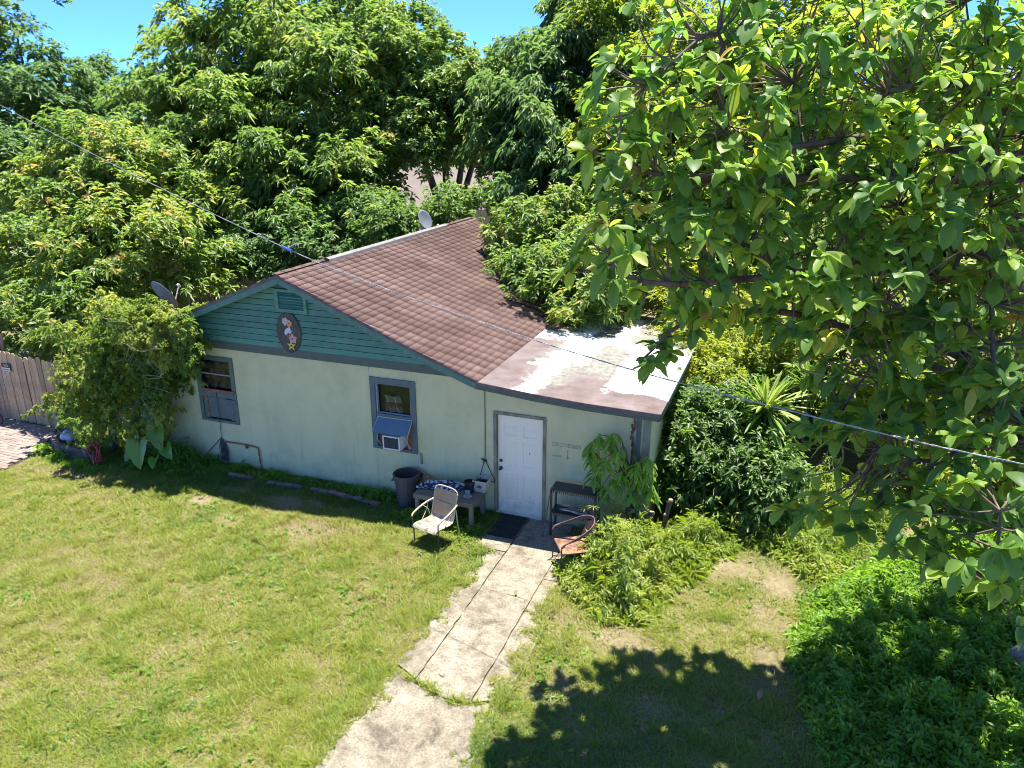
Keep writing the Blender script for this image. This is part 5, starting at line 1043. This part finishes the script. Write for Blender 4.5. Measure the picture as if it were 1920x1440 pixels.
def sword(label, loc, n, L, W, stem, seed, tint=(.2, .8), el=(.0, 1.4)):
    rs = np.random.RandomState(seed); t = thing('sword_leaf_plant', label, 'plant', loc, 0, 'sword-leaved plants right of the house')
    MB().tube([(0, 0, 0), (.03, 0, stem*.5), (0, 0, stem)], [.05, .04, .035], 6, 3).build('trunk', 'bark', t, True)
    for i in range(n):
        a = rs.uniform(0, 6.283); e = rs.uniform(*el); D = np.array([math.cos(a)*math.cos(e), math.sin(a)*math.cos(e), math.sin(e)])
        leaf_object(t, (0, 0, stem-.02+rs.uniform(-.08, .05)), D, np.array([-D[0]*D[2], -D[1]*D[2], 1.02-D[2]**2]), L*rs.uniform(.7, 1.1), W, rs.uniform(.05, .35), rs.uniform(*tint), 'sword_leaf', fold=.25)
P0 = at(1435, 765, 15.2); sword('bright spiky rosette plant in front of the trees', (P0[0], P0[1], GZ), 95, 1.15, .07, P0[2]-GZ, 81, (.5, 1.0), (-.5, 1.45))
P0 = at(1515, 720, 15.4); sword('spiky rosette plant partly hidden by the big leaves', (P0[0], P0[1], GZ), 46, .75, .055, P0[2]-GZ, 82, (.4, .9))
P0 = at(1345, 905, 14.5); sword('dark spiky plant low in the shade beside the weeds', (P0[0], P0[1], GZ), 46, .65, .05, P0[2]-GZ, 83, (.0, .4))
def elephant_ear():
    rs = np.random.RandomState(91); t = thing('elephant_ear', 'plant with huge heart-shaped leaves in front of the vine mound', 'plant', (-7.85, -.55, GZ))
    for (x, y, z_, dx, dy, dz, L, W, ti) in ((-.1, -.05, 1.22, .12, -.2, -.75, .62, .36, .55), (.02, -.15, .92, .3, -.3, -.55, .52, .34, .4), (-.35, -.35, .62, .25, -.4, -.6, .60, .42, .75), (-.5, -.3, .5, -.3, -.5, -.5, .42, .3, .6), (.25, -.2, .55, .5, -.3, -.4, .34, .25, .35), (.1, -.4, .35, .3, -.6, -.3, .3, .22, .5)):
        MB().tube([(0, 0, 0), (x*.5, y*.3, z_*.6), (x, y, z_)], [.022, .018, .01], 5, 5).build('stalk', 'cover_stalk' if False else 'vine_stem', t, True)
        m = MB(); D = Vector((dx, dy, dz)).normalized(); N = Vector((0, -.8, .6)); N = (N-D*N.dot(D)).normalized(); S = D.cross(N)
        tq = np.linspace(0, 1, 15); oa = np.interp(tq, [0, .12, .25, .38, .55, .75, .9, 1], [0, -.16, -.24, -.12, .15, .55, .85, 1.0]); ob = np.interp(tq, [0, .12, .25, .38, .55, .75, .9, 1], [0, .24, .46, .66, .68, .45, .2, 0]); oc = np.interp(tq, [0, .25, .38, .55, .75, .9, 1], [0, .0, .06, .25, .55, .85, 1.0])
        out = [(a_+.02*math.sin(q*31), b_*(1+.05*math.sin(q*40))) for a_, b_, q in zip(oa, ob, tq)]; mid = [(c_, 0) for c_ in oc]
        for sgn in (1, -1):
            pr = []
            for (a, b), (c, _) in zip(out, mid):
                bend = lambda q, ww: Vector((x, y, z_))+D*L*q+S*W*ww*sgn+N*(.18*W*abs(ww)*2-.12*L*q*q)
                pr.append((bend(c, 0), bend(a, b)))
            k = len(m.v); m.v += [tuple(q) for pq in pr for q in pq]; m.f += [(k+2*i, k+2*i+1, k+2*i+3, k+2*i+2) for i in range(len(pr)-1)]
        me = m.mesh('ear_leaf', True); a = me.attributes.new('tint', 'FLOAT', 'POINT'); a.data.foreach_set('value', np.full(len(m.v), ti, dtype=np.float32)); link('leaf', me, t)
elephant_ear()

# ---- ground plants: weeds, ground cover, lawn grass
def scatter(poly, dens, seed):
    rs = np.random.RandomState(seed); xs_ = [p[0] for p in poly]; ys_ = [p[1] for p in poly]; A = (max(xs_)-min(xs_))*(max(ys_)-min(ys_)); n = int(A*dens)
    x = rs.uniform(min(xs_), max(xs_), n); y = rs.uniform(min(ys_), max(ys_), n); j = .12; m = inpoly(x+.25*(fbm(x, y, 2.5, seed)-.5)+rs.normal(0, .04, n), y+.25*(fbm(x, y, 2.5, seed+9)-.5), poly); return x[m], y[m], rs
def edge_fade(x, y, poly):
    d = np.full(x.shape, 9.)
    for i in range(len(poly)):
        a = np.array(poly[i-1]); b = np.array(poly[i]); ab = b-a; t = np.clip(((x-a[0])*ab[0]+(y-a[1])*ab[1])/(ab@ab), 0, 1); d = np.minimum(d, np.hypot(x-a[0]-ab[0]*t, y-a[1]-ab[1]*t))
    return d
def plants(name, label, cat, poly, dens, hmax, nl, L, W, mat, seed, tint, droop=.5, rise=.6, per_stem=True, fade=.5, spread=1.1):
    x, y, rs = scatter(poly, dens, seed); hh = hmax*np.clip(edge_fade(x, y, poly)/fade, .25, 1)*np.clip(2.2*fbm(x, y, 2.3, seed+3)-.35+rs.normal(0, .14, len(x)), .12, 1.6); z_ = GZ+hh*rs.uniform(.25, 1, len(x)); C = np.stack([x, y, z_], 1)
    A = unit(np.stack([rs.normal(0, .8, len(x)), rs.normal(0, .8, len(x)), np.full(len(x), rise)], 1)); cl = fbm(x, y, 1.3, seed+5)
    P, D, N, Ls, Ws, dr, tt, ix = rosettes(C, A, nl, rs, L, W, droop, spread, np.clip(tint[0]+(tint[1]-tint[0])*(cl*.7+.3*rs.rand(len(x)))*1.1, 0, 1), .1); V, F, TT = leaf4(P, D, N, Ls, Ws, dr, .15, np.clip(tt+rs.normal(0, .08, len(tt)), 0, 1))
    return tag(link(name, fastmesh(name, V, F, mat, TT)), label, cat, kind='stuff')
WM = [(1.72, -1.75), (2.2, -2.35), (2.75, -2.75), (3.4, -2.6), (3.65, -1.6), (4.2, -.6), (4.6, .3), (3.6, .8), (2.95, .0), (2.2, -.15), (1.9, -.7)]
plants('weeds', 'sunlit mound of tangled weeds in front of the right corner', 'weeds', WM, 420, .8, 7, .15, .026, 'weed_leaf', 101, (.0, 1.0), .3, spread=1.3)
plants('weeds', 'broad bright leaves mixed into the weed mound', 'weeds', [(1.8, -1.7), (2.6, -2.2), (3.3, -1.6), (3.6, -.5), (3.2, -.1), (2.3, -.4)], 95, .8, 6, .11, .05, 'weed_leaf', 102, (.3, .9), .3)
plants('weeds', 'long arching grass blades sprouting through the weed mound', 'weeds', WM, 90, .5, 7, .42, .016, 'weed_leaf', 109, (.1, .9), .8, spread=.55)
RW = [(4.2, -.2), (4.9, .35), (5.3, .1), (6.0, -.6), (6.6, .6), (7.3, 1.6), (8.2, 3.4), (4.2, 3.6), (3.3, 1.4), (3.4, .6)]
plants('weeds', 'tall weeds between the house corner and the big-leaved tree', 'weeds', RW, 300, .62, 7, .18, .026, 'weed_leaf', 103, (.0, .85), .35, spread=1.3)
GC = [(5.55, -2.75), (5.75, -1.0), (6.4, -.1), (7.4, 1.7), (9.6, 3.2), (11.5, 1.5), (11.5, -4.5), (8.5, -6.2), (6.6, -5.6), (5.95, -4.2)]
plants('ground_cover', 'dark green ground cover in the shade of the big-leaved tree', 'ground cover', GC, 330, .34, 8, .15, .038, 'cover_leaf', 104, (.1, .85), .35)
WB = [(-8.6, -.95), (-7.4, -.95), (-6.6, -.62), (-6.0, -.45), (-4.3, -.44), (-3, -.45), (-2.1, -.5), (-2.15, -.02), (-8.4, -.02)]
plants('weeds', 'green weeds in the narrow bed between bricks and wall', 'weeds', WB, 520, .22, 6, .1, .03, 'cover_leaf', 105, (.0, .7), .4, fade=.2)
plants('weeds', 'leafy undergrowth at the foot of the vine mound', 'weeds', [(-8.8, -1.1), (-7.2, -.95), (-6.75, -.5), (-6.8, -.05), (-8.6, -.1)], 260, .62, 7, .15, .042, 'cover_leaf', 106, (.0, .75), .5, fade=.35)
plants('weeds', 'weeds along the edge of the patio and brick border', 'weeds', [(-11.4, -1.3), (-10.6, -1.35), (-9.2, -1.55), (-8.6, -1.15), (-9.5, -1.06), (-10.8, -1.0), (-11.3, -.6)], 420, .24, 6, .12, .025, 'cover_leaf', 107, (.1, .8), .5, fade=.15)
plants('weeds', 'grassy weeds growing under the low table', 'weeds', [(-2.2, -.95), (-1.3, -1.1), (-.2, -1.15), (.12, -1.0), (.1, -.75), (-.3, -.5), (-1.6, -.55)], 520, .2, 6, .12, .018, 'cover_leaf', 108, (.1, .8), .5, fade=.15)
# umbrella sedge by the rack
sd = thing('umbrella_sedge', 'umbrella sedge with starry leaf whorls beside the rack', 'plant', (2.2, -.55, GZ)); rs = np.random.RandomState(111)
for i in range(13):
    x, y, h = rs.uniform(-.3, .35), rs.uniform(-.3, .15), rs.uniform(.5, .98); MB().tube([(x*.5, y*.5, 0), (x*.8, y*.8, h*.6), (x, y, h)], .006, 4, 3).build('stalk', 'vine_stem', sd)
    for k in range(9): a = k*.7+rs.uniform(-.2, .2); leaf_object(sd, (x, y, h), np.array([math.cos(a), math.sin(a), .22]), np.array([0, 0, 1.]), rs.uniform(.13, .2), .014, .25, rs.uniform(.5, .95), 'weed_leaf')

def lawn():
    rs = np.random.RandomState(121); n = 1180000; x = rs.uniform(-14.5, 9, n); y = rs.uniform(-9.6, 1.2, n)
    v = np.stack([x, y, np.full(n, GZ)], 1)-CAM; dep = v@FW; u = FPX*(v@RT)/dep; vv = -FPX*(v@UP)/dep; m = (np.abs(u) < 1260) & (vv < 960)
    x, y = x[m], y[m]; e = .16*(fbm(x, y, 5, 3)-.5)*2+.10*(fbm(x, y, 17, 8)-.5)*2+rs.normal(0, .02, len(x)); e2 = .22*(fbm(x, y, 2.0, 31)-.5)*2
    wl = np.interp(-y, [0, 1.35, 1.4, 4.7, 5.1, 9.6], [.14, .14, .42, .40, .44, -.02])+e*1.2+e2*.8; wr = np.interp(-y, [0, 2, 5, 6.2, 9.6], [1.88, 1.88, 1.86, 1.95, 2.0])-e*1.2-np.abs(e2)*1.5
    onwalk = (x > wl) & (x < wr) & ~((np.abs(y-np.interp(x, [.3, 1.3, 2.0], [-4.82, -5.12, -4.97])) < .055+e*.6))
    onpat = (x < np.where(y < -1, -11.05, -11.05-(y+1)*.75)+e) & (y > -2.3); hs = (x > HX0) & (x < HX1) & (y > -.03)
    keep = ~onwalk & ~onpat & ~hs & ~inpoly(x, y, [(5.8, -2.5), (6.4, -.1), (9, 3), (9, -5), (6.4, -4.6)])
    bare = np.zeros(x.shape)
    for (cx, cy, rx, ry, s_) in ((-4.3, -1.1, .75, .24, 1.0), (-3.6, -.95, .5, .18, .8), (-5.95, -1.62, .3, .2, .75), (-4.9, -2.2, .35, .2, .6), (-3.45, -2.0, .45, .22, .75), (-5.6, -1.0, .5, .15, .6), (-3.1, -1.75, .35, .15, .6), (4.6, -.5, .8, .5, .8), (5.35, -.75, .5, .6, .85), (5.35, -2.75, .4, .35, .85), (5.1, -3.3, .35, .25, .6), (5.3, -1.7, .5, .6, .6), (4.3, -1.6, .6, .4, .45), (2.6, -4.2, .4, .6, .4), (3.2, -3.1, .5, .3, .4), (-9.6, -1.75, 1.0, .12, .6)):
        bare = np.maximum(bare, s_*np.exp(-(((x-cx)/rx)**2+((y-cy)/ry)**2)*1.2))
    patch = fbm(x, y, .55, 15); fine = fbm(x, y, 2.6, 22); dens = np.clip(1.0-bare*1.25+(fine-.5)*1.2, .05, 1); dens *= np.where((x > 2) & (y > -7), .8, 1)
    m = keep & (rs.rand(len(x)) < dens); x, y, bare, patch, fine = x[m], y[m], bare[m], patch[m], fine[m]; k = len(x)
    tint = np.clip(.56+(patch-.5)*.8+(fine-.5)*.55-bare*.4+rs.normal(0, .17, k)+np.where((x > 1.9) & (y < -3), .1, 0)+np.where(y > -1.0, .25, 0), 0, 1)
    h = rs.uniform(.022, .055, k)*(1-.45*bare)*(.7+.6*fine); h = np.where((x > .1) & (x < 2.06), h*1.25, h); clp = fbm(x, y, 4.5, 55); h *= np.where(rs.rand(k) < .04, 2.0, 1)*(.75+np.clip((clp-.48)*4, 0, .8)); a = rs.uniform(0, 6.283, k); ln = rs.uniform(.5, 1.9, k)
    wdt = rs.uniform(.007, .013, k); dx, dy = np.cos(a), np.sin(a); b = np.stack([x, y, np.where((x > .1) & (x < 2.06) & ((x > .29) | (y > -1.38) | (y < -4.8)), -.034, GZ)], 1); sd_ = np.stack([-dy, dx, np.zeros(k)], 1)*wdt[:, None]*.6
    tip = b+np.stack([dx*ln*h*1.1, dy*ln*h*1.1, h], 1); V = np.stack([b-sd_, b+sd_, tip], 1).reshape(-1, 3); F = np.arange(3*k).reshape(-1, 3)
    tag(link('lawn_grass', fastmesh('lawn_grass', V, F, 'grass_blade', np.repeat(tint, 3))), 'patchy sunlit lawn grass with dry and bare spots', 'grass', kind='stuff'); return k
NG = lawn()
def lawn_weeds():
    rs = np.random.RandomState(141); n = 3000; x = rs.uniform(-13, 5.6, n); y = rs.uniform(-9, -.9, n); m = (fbm(x, y, .9, 77) > .5+rs.uniform(-.08, .2, n)) & ~((x > -.1) & (x < 2.15)) & ~((x < -10.8) & (y > -2.4)); x, y = x[m], y[m]; k = len(x)
    C = np.stack([x, y, np.full(k, GZ+.035)], 1); A = unit(np.stack([rs.normal(0, .2, k), rs.normal(0, .2, k), np.ones(k)], 1)); P, D, N, Ls, Ws, dr, tt, ix = rosettes(C, A, 7, rs, .085, .032, .2, 1.25, rs.uniform(.0, .55, k), .02)
    V, F, TT = leaf4(P, D, N, Ls, Ws, dr, .15, tt); tag(link('lawn_weeds', fastmesh('lawn_weeds', V, F, 'cover_leaf', TT)), 'small broad-leaved weeds dotted through the lawn', 'weeds', kind='stuff')
lawn_weeds()
# fallen leaves and litter
rs = np.random.RandomState(131); lm = leaf_big(np.zeros((1, 3)), np.array([[1., 0, 0]]), np.array([[0, 0, 1.]]), np.array([.14]), np.array([.065]), np.array([-.12]), .3, np.array([.5])); dl = fastmesh('fallen_leaf', lm[0], lm[1], 'dead_leaf', None, True)
places = [(1.05, -4.75, 'curled brown leaf on the walkway just above the grassy crack'), (1.3, -2.6, 'tiny dry leaf in the middle of the walkway'), (4.6, -3.9, 'dry leaf between the tree shadow and the ground cover'), (3.9, -4.8, 'brown leaf lying inside the tree shadow on the lawn'),
          (5.2, -3.7, 'dry leaf on the bare earth beside the ground cover'), (3.3, -5.4, 'large pale dry leaf near the bottom edge of the lawn'), (5.45, -2.9, 'reddish dry leaf on the dark bare patch'), (4.9, -.1, 'dry leaf on the sandy patch behind the weed mound'), (1.75, -4.55, 'dark dry leaf at the right edge of the walkway')]
for x, y, lb_ in places:
    o = link('fallen_leaf', dl); o.location = (x, y, (-.02 if x < 2 else GZ+.05)); o.rotation_euler = (rs.uniform(-.4, .4), rs.uniform(-.4, .4), rs.uniform(0, 6.28)); o.scale = (rs.uniform(.7, 1.5),)*3; tag(o, lb_, 'leaf', 'fallen dry leaves')
print('rosettes', NR, 'grass', NG, 'tris', sum(len(o.data.polygons) for o in bpy.data.objects if o.type == 'MESH'))
